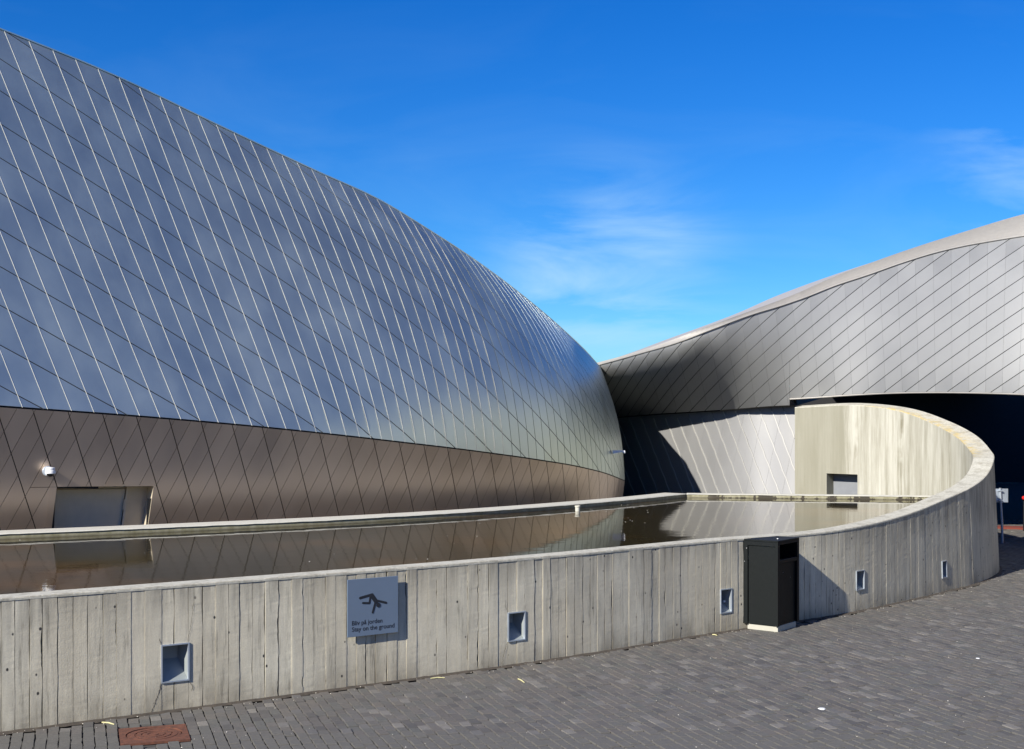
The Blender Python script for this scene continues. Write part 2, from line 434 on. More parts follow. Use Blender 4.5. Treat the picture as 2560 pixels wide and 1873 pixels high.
# rusty drain in the paving
DC = np.array(((pd(385, 1836, gd(1836)))[0], (pd(385, 1836, gd(1836)))[1])); DW, DL = .235, .235
def pavers():
    org = np.array((0.0, 9.0)); cells = []
    A = np.arange(-190, 260); B = np.arange(-60, 160)
    a, b = np.meshgrid(A, B, indexing='ij'); a = a.ravel(); b = b.ravel()
    cu = a*PW; offs = np.random.default_rng(5).uniform(0, 1, 4000); cv = (b + .5*(a % 2) + .35*offs[a+1000])*PL
    cx = org[0] + cu*t0[0] + cv*n0[0]; cy = org[1] + cu*t0[1] + cv*n0[1]
    ok = (cy > 5.6) & (np.abs(cx/np.maximum(cy, .1)) < .66) & (cy < 27.5)
    cx, cy, cu, cv = cx[ok], cy[ok], cu[ok], cv[ok]
    ins = np.zeros(len(cx), bool)
    for du, dv in ((0, .3), (0, -.3), (0, 0)):
        ins |= inside(cx + dv*PL*n0[0], cy + dv*PL*n0[1], poly)
    dd_u = (cx-DC[0])*t0[0]+(cy-DC[1])*t0[1]; dd_v = (cx-DC[0])*n0[0]+(cy-DC[1])*n0[1]
    ins |= (np.abs(dd_u) < DW+PW*.45) & (np.abs(dd_v) < DL+PL*.42)
    return cx[~ins], cy[~ins]
pcx, pcy = pavers()
rng = np.random.default_rng(3)
order = np.argsort(pcy)   # nearest first
vis = [i for i in order if pcy[i] > 8.75 and abs(pcx[i]/pcy[i]) < .397][:300]
visset = set(vis)
def paver_verts(i, cx, cy):
    ang = rng.normal(0, .022); ca, sa = math.cos(ang), math.sin(ang)
    tt = t0*ca + n0*sa; nn = -t0*sa + n0*ca
    w2 = (PW-.0042)/2*rng.uniform(.94, 1.0); l2 = (PL-.011)/2*rng.uniform(.95, 1.0); b = .0018; cx += rng.normal(0, .0016); cy += rng.normal(0, .002)
    h = rng.normal(0, .0024); sx, sy = rng.normal(0, .022), rng.normal(0, .012)
    V = []
    for (z, ins_) in ((-.02, 0), (-.006, 0), (0, b)):
        for (p, q) in ((-1, -1), (1, -1), (1, 1), (-1, 1)):
            u_, v_ = p*(w2-ins_), q*(l2-ins_)
            V.append((cx+u_*tt[0]+v_*nn[0], cy+u_*tt[1]+v_*nn[1], z+h+(u_*sx+v_*sy if z > -.02 else 0)))
    return V
PF = [(8, 9, 10, 11)] + [(r*4+q, r*4+(q+1) % 4, r*4+4+(q+1) % 4, r*4+4+q) for r in range(2) for q in range(4)]
mbp = MB()
for i in range(len(pcx)):
    V = paver_verts(i, pcx[i], pcy[i])
    if i in visset: mk('paver', V, PF, M['paver'], pave)
    else: mbp.add(V, PF)
mbp.out('paver_field', M['paver'], pave, kind='stuff')
mk('joint_sand', [(-30, -4, -.018), (60, -4, -.018), (60, 60, -.018), (-30, 60, -.018)], [(0, 1, 2, 3)], M['joint'], pave)
# plain paved surface outside the built pavers is the same joint level sheet

# ------------------------------------------------------------------ pool wall
pw0 = WC.at(WC.s_at_px(900))
pwall = empty('pool_wall', (pw0[0], pw0[1], 0), label='long board-marked grey concrete pool wall that spirals up at its right end', cat='wall')
niches = [(403.7, 471, 1611, 1703), (1269.8, 1311.4, 1531, 1601), (1800.9, 1828, 1473, 1531.5), (2140, 2159.5, 1427, 1474), (2354, 2365, 1403, 1444)]
NR = []
for (x0, x1, y0, y1) in niches:
    u0, u1 = wall_px(x0), wall_px(x1); um = (u0+u1)/2; Y = wall_front(um, .4)[1]
    NR.append((u0, u1, ZC-(y1-HY)/FL*Y, ZC-(y0-HY)/FL*Y))
bounds = [0.0]; u = 0.0; ni = 0
ev = sorted([x for r in NR for x in r[:2]])
while u < S_TURN + 1.2:
    u += random.uniform(.088, .118)
    nxt = [e for e in ev if bounds[-1] + 1e-6 < e < u + .045]
    if nxt: u = nxt[0]
    bounds.append(u)
S_STRIP = bounds[-1]
def in_niche(ua, ub, z):
    for (a, b, c, d) in NR:
        if ua > a - 1e-4 and ub < b + 1e-4 and c < z < d: return True
    return False
CORE = .012
for i in range(len(bounds)-1):
    ua, ub = bounds[i], bounds[i+1]; um = (ua+ub)/2; zt = wall_at(um)[3]
    nr = 40; off = random.uniform(.0, .0050) if um < WC.s_at_px(1900) else random.uniform(.0, .0020)
    style = random.random()
    gL = .0004; gR = random.choice([.0006, .0012, .003, .0045, .0065]) if um < S_TURN-3 else random.choice([.0003, .0006, .0012])
    rag = random.choice([.0006, .0016, .0034]) if um < S_TURN-3 else .0006
    zs = sorted(set([round(zt*k_/nr, 4) for k_ in range(nr+1)] + [z for r in NR if ua > r[0]-1e-4 and ub < r[1]+1e-4 for z in r[2:]]))
    V = []; F = []; ph = random.uniform(0, 99); drift = 0
    for z in zs:
        drift = .8*drift + random.gauss(0, rag)
        frac = z/zt
        zt_a, zt_b = wall_at(ua)[3], wall_at(ub)[3]
        gr = gR*(.3+1.2*abs(math.sin(z*7+ph))) + max(0, drift)
        a0, b0 = ua+gL, ub-gr
        for (uu, zz, o_) in ((a0, z/zt*zt_a, -CORE), (a0, z/zt*zt_a, off), (b0, z/zt*zt_b, off+random.gauss(0, .0003)), (b0, z/zt*zt_b, -CORE)):
            V.append(wall_front(uu, min(zz, wall_at(uu)[3]-.0005), o_))
    for r in range(len(zs)-1):
        if in_niche(ua, ub, (zs[r]+zs[r+1])/2): continue
        for c_ in range(3):
            F.append((r*4+c_, r*4+c_+1, r*4+4+c_+1, r*4+4+c_))
    r = len(zs)-1; F.append((r*4, r*4+1, r*4+2, r*4+3))
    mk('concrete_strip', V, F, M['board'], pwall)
# core: dark groove face behind the strips, top and inner face
def crack(pts, wid):
    """thin open crack drawn along photo pixels on the face of the wall"""
    V = []; F = []; Q = []
    for i in range(len(pts)-1):
        for f in np.linspace(0, 1, 7, endpoint=False): Q.append((pts[i][0]+(pts[i+1][0]-pts[i][0])*f+random.gauss(0, .8), pts[i][1]+(pts[i+1][1]-pts[i][1])*f))
    Q.append(pts[-1])
    for i, (x, y) in enumerate(Q):
        u = wall_px(x, .0055); Y = wall_front(u, .4, .0055)[1]; z = max(0.004, min(ZC-(y-HY)/FL*Y, wall_at(u)[3]-.004)); w_ = wid*random.uniform(.4, 1.0)*(1 if 1 < i < len(Q)-2 else .4)
        V += [wall_front(u-w_, z, .0058), wall_front(u+w_, z, .0058)]
    for i in range(len(Q)-1): F.append((2*i, 2*i+1, 2*i+3, 2*i+2))
    mk('crack', V, F, M['crack'], pwall)
crack([(402, 1706), (398, 1730), (390, 1750), (384, 1768), (379, 1782)], .0032)
crack([(468, 1608), (474, 1580), (478, 1556), (482, 1530), (485, 1500)], .0016)
crack([(403, 1612), (398, 1596)], .003)
crack([(1268, 1606), (1264, 1620), (1258, 1642), (1256, 1664)], .0022)
crack([(1270, 1530), (1264, 1518), (1263, 1500)], .0018)
crack([(474, 1705), (482, 1716), (478, 1728)], .003)
def lin_us():
    return sorted(set([round(x, 5) for x in bounds] + [round(x, 5) for x in np.arange(S_STRIP, S_END, .06)] + [S_END]))
us = lin_us()
V = []; F = []
for u in us:
    bo, to, ti, zt, t, nin = wall_at(u)
    o_ = -CORE-.0005 if u <= S_STRIP else 0.0
    zr = [0, zt*.999] if True else []
    for z in (0, .1, .2, .3, .4, .5, .6, .7, .8, .9, 1.0):
        V.append(wall_front(u, z*zt*.9995, o_))
for i in range(len(us)-1):
    ua, ub = us[i], us[i+1]; nich = [r for r in NR if ua > r[0]-1e-4 and ub < r[1]+1e-4]
    for r in range(10):
        if nich:
            zt = wall_at(ua)[3]; z0, z1 = r/10*zt, (r+1)/10*zt
            if z1 > nich[0][2] and z0 < nich[0][3]: continue
        F.append((i*11+r, (i+1)*11+r, (i+1)*11+r+1, i*11+r+1))
mk('wall_core', V, F, M['inner'], pwall)
# top surface with a soft arris
V = []; F = []; colr = []
ut = list(np.arange(0, S_END, .07)) + [S_END]
for u in ut:
    bo, to, ti, zt, t, nin = wall_at(u); back = min(1, max(0, (u-S_TURN)/2.0))
    sl_ = -.035*back; o = .006
    jit = random.gauss(0, .0012)
    prof = [(-o+.0, zt-.022), (-o, zt-.006+jit*.5), (.006, zt+.001), (.5, zt), (.994, zt), (1.0, zt-.012)]
    for (f, z) in prof:
        if f < .5: q = to + nin*(f)
        else: q = to + (ti-to)*f
        V.append((q[0], q[1], z+(sl_*f if f >= .5 else 0)))
        lich = min(1, max(0, (u-(S_TURN-.2))/.6)) * (1 if u < S_END-2.0 else max(0, 1-(u-(S_END-2.0))/.9))
        colr.append(lich*{.5: .25, .994: 1.0, 1.0: 1.0}.get(f, 0))
n = 6
for i in range(len(ut)-1):
    for c_ in range(n-1): F.append((i*n+c_, (i+1)*n+c_, (i+1)*n+c_+1, i*n+c_+1))
tp = mk('wall_top', V, F, M['captop'], pwall)
ca = tp.data.color_attributes.new('edge', 'FLOAT_COLOR', 'POINT')
for i, v in enumerate(colr): ca.data[i].color = (v, v, v, 1)
# door opening in the inner face of the spiral: find it along the curve
def inner_at(u, z):
    bo, to, ti, zt, t, nin = wall_at(u); return np.array((ti[0], ti[1], z))
def inner_px(px):
    lo, hi = S_TURN+1.2, S_END
    for _ in range(40):
        m = (lo+hi)/2
        if pxof(inner_at(m, 1.5)) > px: lo = m
        else: hi = m
    return (lo+hi)/2
dU0, dU1 = inner_px(2143.8), inner_px(2066.6); dY = inner_at((dU0+dU1)/2, 1.5)[1]; dZ = ZC-(1185-HY)/FL*dY
us2 = sorted(set([round(float(x), 5) for x in np.arange(0, S_END, .08)] + [S_END, dU0, dU1]))
V = []; F = []
for u in us2:
    bo, to, ti, zt, t, nin = wall_at(u); back = min(1, max(0, (u-S_TURN)/2.0))
    zi_ = zt-.012-.035*back
    for z in (0, min(dZ, zi_-.05), zi_): V.append((ti[0], ti[1], z))
for i in range(len(us2)-1):
    um = (us2[i]+us2[i+1])/2
    if not (dU0 < um < dU1): F.append((i*3, i*3+1, (i+1)*3+1, (i+1)*3))
    F.append((i*3+1, i*3+2, (i+1)*3+2, (i+1)*3+1))
mk('inner_face', V, F, M['inner'], pwall)
# the recess: back panel and reveals, and the grey door in it
bo, to, ti0, zt, tA, ninA = wall_at((dU0+dU1)/2)
pR = inner_at(dU0, 0); pL = inner_at(dU1, 0); dn = np.array((-ninA[0], -ninA[1]))*.27
def rc(p, z, f=1.0): return (p[0]+dn[0]*f, p[1]+dn[1]*f, z)
V = [rc(pR, 0, 0), rc(pR, dZ, 0), rc(pL, dZ, 0), rc(pL, 0, 0), rc(pR, 0), rc(pR, dZ), rc(pL, dZ), rc(pL, 0)]
mk('door_recess', V, [(0, 1, 5, 4), (1, 2, 6, 5), (2, 3, 7, 6)], M['inner'], pwall)
dr = mk('door', [rc(pR, 0, .9), rc(pR, dZ-.004, .9), rc(pL, dZ-.004, .9), rc(pL, 0, .9)], [(0, 1, 2, 3)], M['doorg'], pwall, label='plain grey metal door with a small notice')
a = np.array(rc(pR, 1.22, .88)); b = np.array(rc(pL, 1.22, .88)); e_ = (b-a); 
mk('notice', [a+e_*.04, a+e_*.22, a+e_*.22+(0, 0, .02), a+e_*.04+(0, 0, .02)], [(0, 1, 2, 3)], M['print'], dr)

V = []; F = []
ud = np.arange(0, S_TURN+1, .06)
for u in ud:
    bo, to, ti, zt, t, nin = wall_at(u); w_ = .050+random.uniform(-.014, .016)
    for (o_, z) in ((-.02, .012), (.012, .008+random.uniform(-.003, .003)), (w_*.6, .004), (w_, -.004)): q = bo-nin*o_; V.append((q[0], q[1], z))
for i in range(len(ud)-1):
    for c_ in range(3): F.append((i*4+c_, i*4+c_+1, (i+1)*4+c_+1, (i+1)*4+c_))
mk('dirt', V, F, M['dirt'], kind='structure')
# recessed step lights
for qi, (u0, u1, z0, z1) in enumerate(NR):
    um = (u0+u1)/2; bo, to, ti, zt, t, nin = wall_at(um)
    nb = mk('light_recess', *(lambda: (lambda P: (P, [(0, 1, 5, 4), (1, 2, 6, 5), (2, 3, 7, 6), (3, 0, 4, 7), (4, 5, 6, 7)]))(
        [wall_front(u0, z0, .0), wall_front(u1, z0, .0), wall_front(u1, z1, .0), wall_front(u0, z1, .0),
         wall_front(u0+(u1-u0)*.12, z0+(z1-z0)*.55, -.13), wall_front(u0+(u1-u0)*.80, z0+(z1-z0)*.55, -.13),
         wall_front(u0+(u1-u0)*.80, z1-.012, -.13), wall_front(u0+(u1-u0)*.12, z1-.012, -.13)]))(), M['niche'], pwall,
        label=['largest recessed steel light box, left of the sign', 'recessed steel light box between sign and bin', 'recessed light box with round lamp left of the bin',
               'narrow recessed light box right of the bin', 'narrowest recessed light box near the wall curve'][qi])
    fr = MB(); th = .009
    for (a0, a1, c0, c1) in ((u0-th*.6, u0+th*.6, z0-th*.6, z1+th*.6), (u1-th*.6, u1+th*.6, z0-th*.6, z1+th*.6), (u0+th*.6, u1-th*.6, z1-th*.6, z1+th*.6), (u0+th*.6, u1-th*.6, z0-th*.6, z0+th*.6)):
        P = [wall_front(a0, c0, -.01), wall_front(a1, c0, -.01), wall_front(a1, c1, -.01), wall_front(a0, c1, -.01),
             wall_front(a0, c0, .012), wall_front(a1, c0, .012), wall_front(a1, c1, .012), wall_front(a0, c1, .012)]
        fr.add(P, [(4, 5, 6, 7), (0, 1, 5, 4), (1, 2, 6, 5), (2, 3, 7, 6), (3, 0, 4, 7)])
    fr.out('frame', M['steel'], nb)
    if qi == 2:
        q = wall_front(u0+(u1-u0)*.55, z0+(z1-z0)*.46, -.030); lm = MB()
        lm.lathe([(.001, -.012), (.010, -.009), (.013, 0), (.010, .009), (.001, .012)], 12, Matrix.Translation(Vector(q)))
        lm.out('lamp', M['whitep'], nb, smooth=True)

# ------------------------------------------------------------------ pool: far rim, water
rim_px = [(-1500, 1402.0), (0, 1349), (460, 1329), (800, 1313), (1130, 1294), (1450, 1270), (1600, 1256.5), (1716, 1244)]
rl = []
for (x, y) in rim_px:
    p = pd(x, y, gd(y, WZ)); rl.append((p[0], p[1]))
RC = Curve([(a, b, 0) for a, b in rl])
rim_root = empty('far_rim', (RC.at(RC.len*.6)[0], RC.at(RC.len*.6)[1], 0), label='pale concrete far rim of the pool, stained brown at the waterline', cat='rim')
def rim_strip(path, width, name, mat_top, face, parent, ztop=.965):
    V = []; F = []; V2 = []; F2 = []; n_ = len(path)
    for i, p in enumerate(path):
        a = np.array(path[max(0, i-1)]); b = np.array(path[min(n_-1, i+1)]); t = (b-a)/np.hypot(*(b-a)); nn = np.array((-t[1], t[0]))
        p = np.array(p); q = p + nn*width
        j = random.gauss(0, .0015)
        V += [(p[0], p[1], ztop-.012+j), (p[0]+nn[0]*.012, p[1]+nn[1]*.012, ztop+j*.4), (q[0], q[1], ztop), (q[0], q[1], 0)]
        V2 += [(p[0]+nn[0]*.012, p[1]+nn[1]*.012, WZ-.3), (p[0]+nn[0]*.012, p[1]+nn[1]*.012, ztop-.014)]
    for i in range(n_-1):
        for c_ in range(3): F.append((i*4+c_, (i+1)*4+c_, (i+1)*4+c_+1, i*4+c_+1))
        F2.append((i*2, (i+1)*2, (i+1)*2+1, i*2+1))
    mk(name, V, F, mat_top, parent); mk(face, V2, F2, M['rimface'], parent)
path1 = [RC.at(u)[:2] for u in np.linspace(0, RC.len, 160)]
rim_strip(path1, .40, 'rim_top', M['rim'], 'stained_face', rim_root)
c0 = path1[-1]; e1 = pd(2420, 1251.5, gd(1251.5, WZ))[:2]
back_root = empty('pool_ledge', (c0[0], c0[1], 0), label='narrow pool ledge with black and white mottled edge below the shiny wall', cat='ledge')
path2 = [c0 + (e1-c0)*f for f in np.linspace(0, 1, 50)]
rim_strip(path2, .22, 'rim_top', M['rim'], 'stained_face', back_root, ztop=.962)
wp = [tuple(wall_at(u)[2]) for u in np.arange(0, S_TURN+1.5, .2)]
wv = [(p[0], p[1], WZ) for p in wp] + [(e1[0], e1[1]+.03, WZ)] + [(c0[0], c0[1]+.03, WZ)] + [(p[0]-.01, p[1]+.02, WZ) for p in reversed(path1)]
import bmesh
bm = bmesh.new(); fa = bm.faces.new([bm.verts.new(np.array(v)*S) for v in wv]); bmesh.ops.triangulate(bm, faces=[fa])
me = bpy.data.meshes.new('pool_water'); bm.to_mesh(me); bm.free(); me.materials.append(M['water'])
if me.polygons[0].normal.z < 0: me.flip_normals()
wo = bpy.data.objects.new('pool_water', me); C.objects.link(wo); tag(wo, kind='structure')
# short overflow pipe standing at the rim
p = pd(1444, 1278, gd(1278, WZ)); pr = empty('overflow_pipe', (p[0], p[1], WZ), label='short round concrete-coloured overflow pipe standing in the water at the far rim', cat='pipe')
mb = MB(); mb.lathe([(.032, -.1), (.034, .055), (.040, .058), (.040, .078), (.030, .080), (.027, .04)], 20); mb.out('pipe', M['rim'], pr, local=True, smooth=False)

# ------------------------------------------------------------------ panel builder
def clip(poly, a, b, c):
    """keep a*x+b*y+c >= 0"""
    o = []
    for i in range(len(poly)):
        p, q = poly[i], poly[(i+1) % len(poly)]; dp = a*p[0]+b*p[1]+c; dq = a*q[0]+b*q[1]+c
        if dp >= 0: o.append(p)
        if (dp >= 0) != (dq >= 0):
            t = dp/(dp-dq); o.append((p[0]+(q[0]-p[0])*t, p[1]+(q[1]-p[1])*t))
    return o
def subtract(poly, quad):
    """pieces of a convex polygon outside a convex quad"""
    res = []; cur = poly; cx = sum(q[0] for q in quad)/4; cy = sum(q[1] for q in quad)/4
    for i in range(len(quad)):
        p, q = quad[i], quad[(i+1) % len(quad)]
        a, b = -(q[1]-p[1]), (q[0]-p[0]); c = -(a*p[0]+b*p[1])
        if a*cx+b*cy+c < 0: a, b, c = -a, -b, -c
        o = clip(cur, -a, -b, -c)
        if len(o) > 2: res.append(o)
        cur = clip(cur, a, b, c)
        if len(cur) < 3: return [poly] if not res else res
    return res
def area2(P): return .5*sum(P[i][0]*P[(i+1) % len(P)][1]-P[(i+1) % len(P)][0]*P[i][1] for i in range(len(P)))
def inset(P, g):
    if area2(P) < 0: P = P[::-1]; g = g[:-1][::-1]+[g[-1]]
    n_ = len(P); Ls = []
    for i in range(n_):
        p, q = P[i], P[(i+1) % n_]; dx, dy = q[0]-p[0], q[1]-p[1]; l_ = math.hypot(dx, dy)
        Ls.append((-dy/l_, dx/l_, -(-dy*p[0]+dx*p[1])/l_ - g[i]))
    out_ = P
    for (a, b, c) in Ls:
        out_ = clip(out_, a, b, c)
        if len(out_) < 3: return None
    return out_
class Skin:
    def __init__(s, surf, eps, gap=.005, thick=.012, flip=1, jit=.006, dense=False):
        s.dense = dense; s.surf = surf; s.e = eps; s.gap = gap; s.th = thick; s.flip = flip; s.jit = jit; s.items = []
    def jac(s, a, b):
        e = s.e; f = s.surf
        return (f(a+e[0], b)-f(a-e[0], b))/(2*e[0]), (f(a, b+e[1])-f(a, b-e[1]))/(2*e[1])
    def nrm(s, a, b):
        Ja, Jb = s.jac(a, b); n_ = np.cross(Ja, Jb); n_ /= np.linalg.norm(n_)+1e-12
        return n_*s.flip
    def panel(s, P):
        # drop doubled corners
        Q = []
        cx = sum(p[0] for p in P)/len(P); cy = sum(p[1] for p in P)/len(P)
        Ja, Jb = s.jac(cx, cy); e1_ = Ja/np.linalg.norm(Ja); n_ = np.cross(Ja, Jb); n_ /= np.linalg.norm(n_); e2_ = np.cross(n_, e1_)
        J = np.array(((Ja@e1_, Jb@e1_), (Ja@e2_, Jb@e2_)))
        D = [tuple(J @ np.array((p[0]-cx, p[1]-cy))) for p in P]
        T_ = []
        for d_, p_ in zip(D, P):
            if not Q or math.hypot(d_[0]-Q[-1][0], d_[1]-Q[-1][1]) > 1e-3: Q.append(d_); T_.append(p_)
        if len(Q) > 2 and math.hypot(Q[0][0]-Q[-1][0], Q[0][1]-Q[-1][1]) < 1e-3: Q.pop(); T_.pop()
        if len(Q) < 3: return
        gs = [s.gap(T_[(i+1) % len(T_)][0]-T_[i][0], T_[(i+1) % len(T_)][1]-T_[i][1], T_[i][0]) if callable(s.gap) else s.gap for i in range(len(Q))]
        I = inset(Q, gs)
        if not I or len(I) < 3 or abs(area2(I)) < 3e-5: return
        Ji = np.linalg.inv(J); I = [Ji @ np.array(d_) + np.array((cx, cy)) for d_ in I]
        if s.dense:
            I = [q for i in range(len(I)) for q in (I[i], (I[i]*2+I[(i+1) % len(I)])/3, (I[i]+I[(i+1) % len(I)]*2)/3)]; cen = sum(I)/len(I)
            I2 = [(q+cen)/2 for q in I]
        tilt = np.random.default_rng(int(abs(cx*7919+cy*104729)*10) % 2**31).normal(0, s.jit, 3)
        top = [s.surf(*p) for p in I]; N = []
        for p in I:
            q = s.nrm(*p)+tilt; N.append(q/np.linalg.norm(q))
        m_ = len(top); bot = [t_ - N[i]*s.th for i, t_ in enumerate(top)]
        a_ = sum(np.cross(top[i]-top[0], top[(i+1) % m_]-top[0]) for i in range(m_))
        fwd = a_@N[0] > 0
        V = top + bot; ring = list(range(m_)) if fwd else list(range(m_))[::-1]
        F = [tuple(ring)]; nl = [N[i] for i in ring]
        if s.dense:
            V = top + bot + [s.surf(*q) for q in I2] + [s.surf(*cen)]
            N2 = [(s.nrm(*q)+tilt) for q in I2]+[s.nrm(*cen)+tilt]; N2 = [q/np.linalg.norm(q) for q in N2]; F = []; nl = []
            for k_ in range(m_):
                i, j = ring[k_], ring[(k_+1) % m_]
                F.append((i, j, 2*m_+j, 2*m_+i)); nl += [N[i], N[j], N2[j], N2[i]]
                F.append((2*m_+i, 2*m_+j, 3*m_)); nl += [N2[i], N2[j], N2[m_]]
        for k_ in range(m_):
            i, j = ring[k_], ring[(k_+1) % m_]
            F.append((j, i, i+m_, j+m_)); fn = np.cross(V[i]-V[j], V[i+m_]-V[i]); fn = fn/(np.linalg.norm(fn)+1e-12); nl += [fn]*4
        pxs = [pxof(v) for v in top]; pys = [pyof(v) for v in top]
        ar = abs(area2(list(zip(pxs, pys))))
        if min(pxs) > 2560 or max(pxs) < 0 or min(pys) > 1873 or max(pys) < 0: ar *= .001
        s.items.append((ar, V, F, nl))
def emit(items, parent, matf, limit=300):
    items.sort(key=lambda t: -t[0])
    for (ar, V, F, nl, mat) in items[:limit]: mk('panel', V, F, mat, parent, normals=nl)
    groups = {}
    for it in items[limit:]: groups.setdefault(it[4].name, []).append(it)
    for g in groups.values():
        VV = []; FF = []; NN = []
        for (ar, V, F, nl, mat) in g:
            n_ = len(VV); VV += list(V); FF += [tuple(i+n_ for i in f) for f in F]; NN += nl
        mk('panel_field', VV, FF, g[0][4], parent, normals=NN, kind='stuff')
def sheet(surf, As, Bs, off, nrm, name, mat, parent, hole=None, **kw):
    V = []; F = []; nb = len(Bs)
    for a in As:
        for b in Bs: V.append(surf(a, b) - nrm(a, b)*off)
    for i in range(len(As)-1):
        for j in range(nb-1):
            if hole and hole((As[i]+As[i+1])/2, (Bs[j]+Bs[j+1])/2): continue
            F.append((i*nb+j, (i+1)*nb+j, (i+1)*nb+j+1, i*nb+j+1))
    return mk(name, V, F, mat, parent, **kw)

# ------------------------------------------------------------------ left wing: leaning shell over an undercut base band
fold_y = smooth_ip([-900, -400, 0, 350, 700, 1000, 1200, 1350, 1450, 1520, 1561], [945, 985, 1017, 1042, 1073, 1106, 1130, 1151, 1168, 1186, 1202])
top_y = smooth_ip([-900, -400, 0, 283, 567, 794, 964, 1060, 1190, 1304, 1417, 1470, 1497], [-250, -85, 72, 187, 323, 429, 508, 567, 652, 737, 833, 884, 915])
def lifted(rows, yf, xend):
    """plan rows -> curve with heights read from the photo's edge"""
    c = Curve([(a, b*K, 0) for a, b in rows], 60); x = HX + FL*c.Q[:, 0]/c.Q[:, 1]; m = int(np.argmax(x))
    for i in range(len(c.Q)):
        if i <= m: c.Q[i, 2] = ZC - (yf(min(x[i], xend))-HY)/FL*c.Q[i, 1]
        else: c.Q[i, 2] = c.Q[m, 2] + (c.Q[m, 2]-c.Q[max(0, m-30), 2])/(c.s[m]-c.s[max(0, m-30)])*.35*(c.s[i]-c.s[m])
    # soften heights close to the turn
    k_ = np.ones(9)/9; zz = np.convolve(np.pad(c.Q[:, 2], 4, mode='edge'), k_, 'valid'); c.Q[m-20:, 2] = zz[m-20:]
    return c
FC = lifted([(-10.5,7.8),(-5.9,9.92),(-2.55,11.4),(-.47,12.5),(1.07,13.7),(1.80,14.75),(2.03,15.55),(2.13,16.6),(2.0,18.5),(1.5,21)], fold_y, 1561)
TC = lifted([(-10.8,9.6),(-6.79,11.4),(-4.75,12.3),(-2.46,13.2),(-.51,14.0),(.83,14.9),(1.40,15.55),(1.64,16.3),(1.76,17.4),(1.70,19),(1.3,21.5)], top_y, 1497)
bot_px = [57,120,180,236,295,350,401,453,501,547,589,631,672,716,752,791,828,866,899,927,955,983,1013,1040,1066,1091,1117,1143,1168,1192]
top_px = [10,71,131,188,244,297,348,399,447,494,540,584,625,666,704,742,778,813,848,880,911,941,970,998.5,1026,1053,1076,1100,1122,1144,1163,1182,1201]
sB = [FC.s_at_px(x) for x in bot_px]; sT = [TC.s_at_px(x) for x in top_px]
dB0 = (sB[5]-sB[0])/5; dT0 = (sT[5]-sT[0])/5; dB1 = (sB[-1]-sB[-6])/5; dT1 = (sT[-1]-sT[-6])/5
def s_bot(k_):   # seam k meets the fold at bottom index k+6
    x = k_ + 6
    if x < 0: return sB[0] + x*dB0
    if x > len(sB)-1: return sB[-1] + (x-len(sB)+1)*dB1
    return float(np.interp(x, range(len(sB)), sB))
def s_top(k_):
    if k_ < 0: return sT[0] + k_*dT0
    if k_ > len(sT)-1: return sT[-1] + (k_-len(sT)+1)*dT1
    return float(np.interp(k_, range(len(sT)), sT))
def _sht(k_):
    a = FC.tan(min(max(s_bot(k_), .3), FC.len-.3), .3); b = TC.tan(min(max(s_top(k_), .3), TC.len-.3), .3); c = a+b; return c/np.hypot(*c)
_shc = {}
def SH_T(k_):
    i = math.floor(k_*4); 
    for j in (i, i+1):
        if j not in _shc: _shc[j] = _sht(j/4)
    f = k_*4-i; c = _shc[i]*(1-f)+_shc[i+1]*f; return c/np.hypot(*c)
def shell(k_, v):
    sb = min(max(s_bot(k_), 0), FC.len); st = min(max(s_top(k_), 0), TC.len)
    # both ends blended along the seam
    f = FC.at(sb); t = TC.at(st)
    p = 1.0 + 1.5*min(1, max(0, (k_-6)/26.0))
    h = v**p if v > 0 else v
    dv = t[:2]-f[:2]; tt = SH_T; along = dv @ tt(k_); nn_v = dv - tt(k_)*along
    q = f[:2] + tt(k_)*along*v + nn_v*(.85*h+.15*v)
    z = f[2] + (t[2]-f[2])*v
    return np.array((q[0], q[1], z))
KMIN = -20
KMAX = 0
while s_top(KMAX) < TC.len-.1 and s_bot(KMAX) < FC.len-.1 and KMAX < 90: KMAX += 1
KMIN = next(k_ for k_ in range(-40, 0) if s_bot(k_) > .1 and s_top(k_) > .1)
wing_loc = FC.at(FC.s_at_px(700))
wing = empty('museum_wing', (wing_loc[0], wing_loc[1]+.3, 0), label='huge leaning curved metal-panelled museum wing behind the pool, sky-blue reflections', cat='building')
sk = Skin(shell, (.05, .004), gap=lambda dx, dy, a: (.0030 if a < 20 else .0055) if abs(dx) < .02 else .0062, thick=.005, jit=.006)
tst = sk.nrm(5, .5)
if tst[1] > 0: sk.flip = -1
def wcell(j, k_): return (j + .2146*k_)*.1165*(1+.007*max(k_, -20))
for k_ in range(KMIN, KMAX):
    for j in range(-30, 30):
        c4 = [(k_, 1-wcell(j, k_)), (k_+1, 1-wcell(j, k_+1)), (k_+1, 1-wcell(j+1, k_+1)), (k_, 1-wcell(j+1, k_))]
        P = clip(c4, 0, 1, -.002); P = clip(P, 0, -1, .999) if P else P
        if P and len(P) > 2: sk.panel(P)
items = [(*it, M['shell']) for it in sk.items]
sheet(shell, np.arange(KMIN, KMAX+.01, .5), np.linspace(0, 1, 13), .020, sk.nrm, 'joint_backing', M['back'], wing)
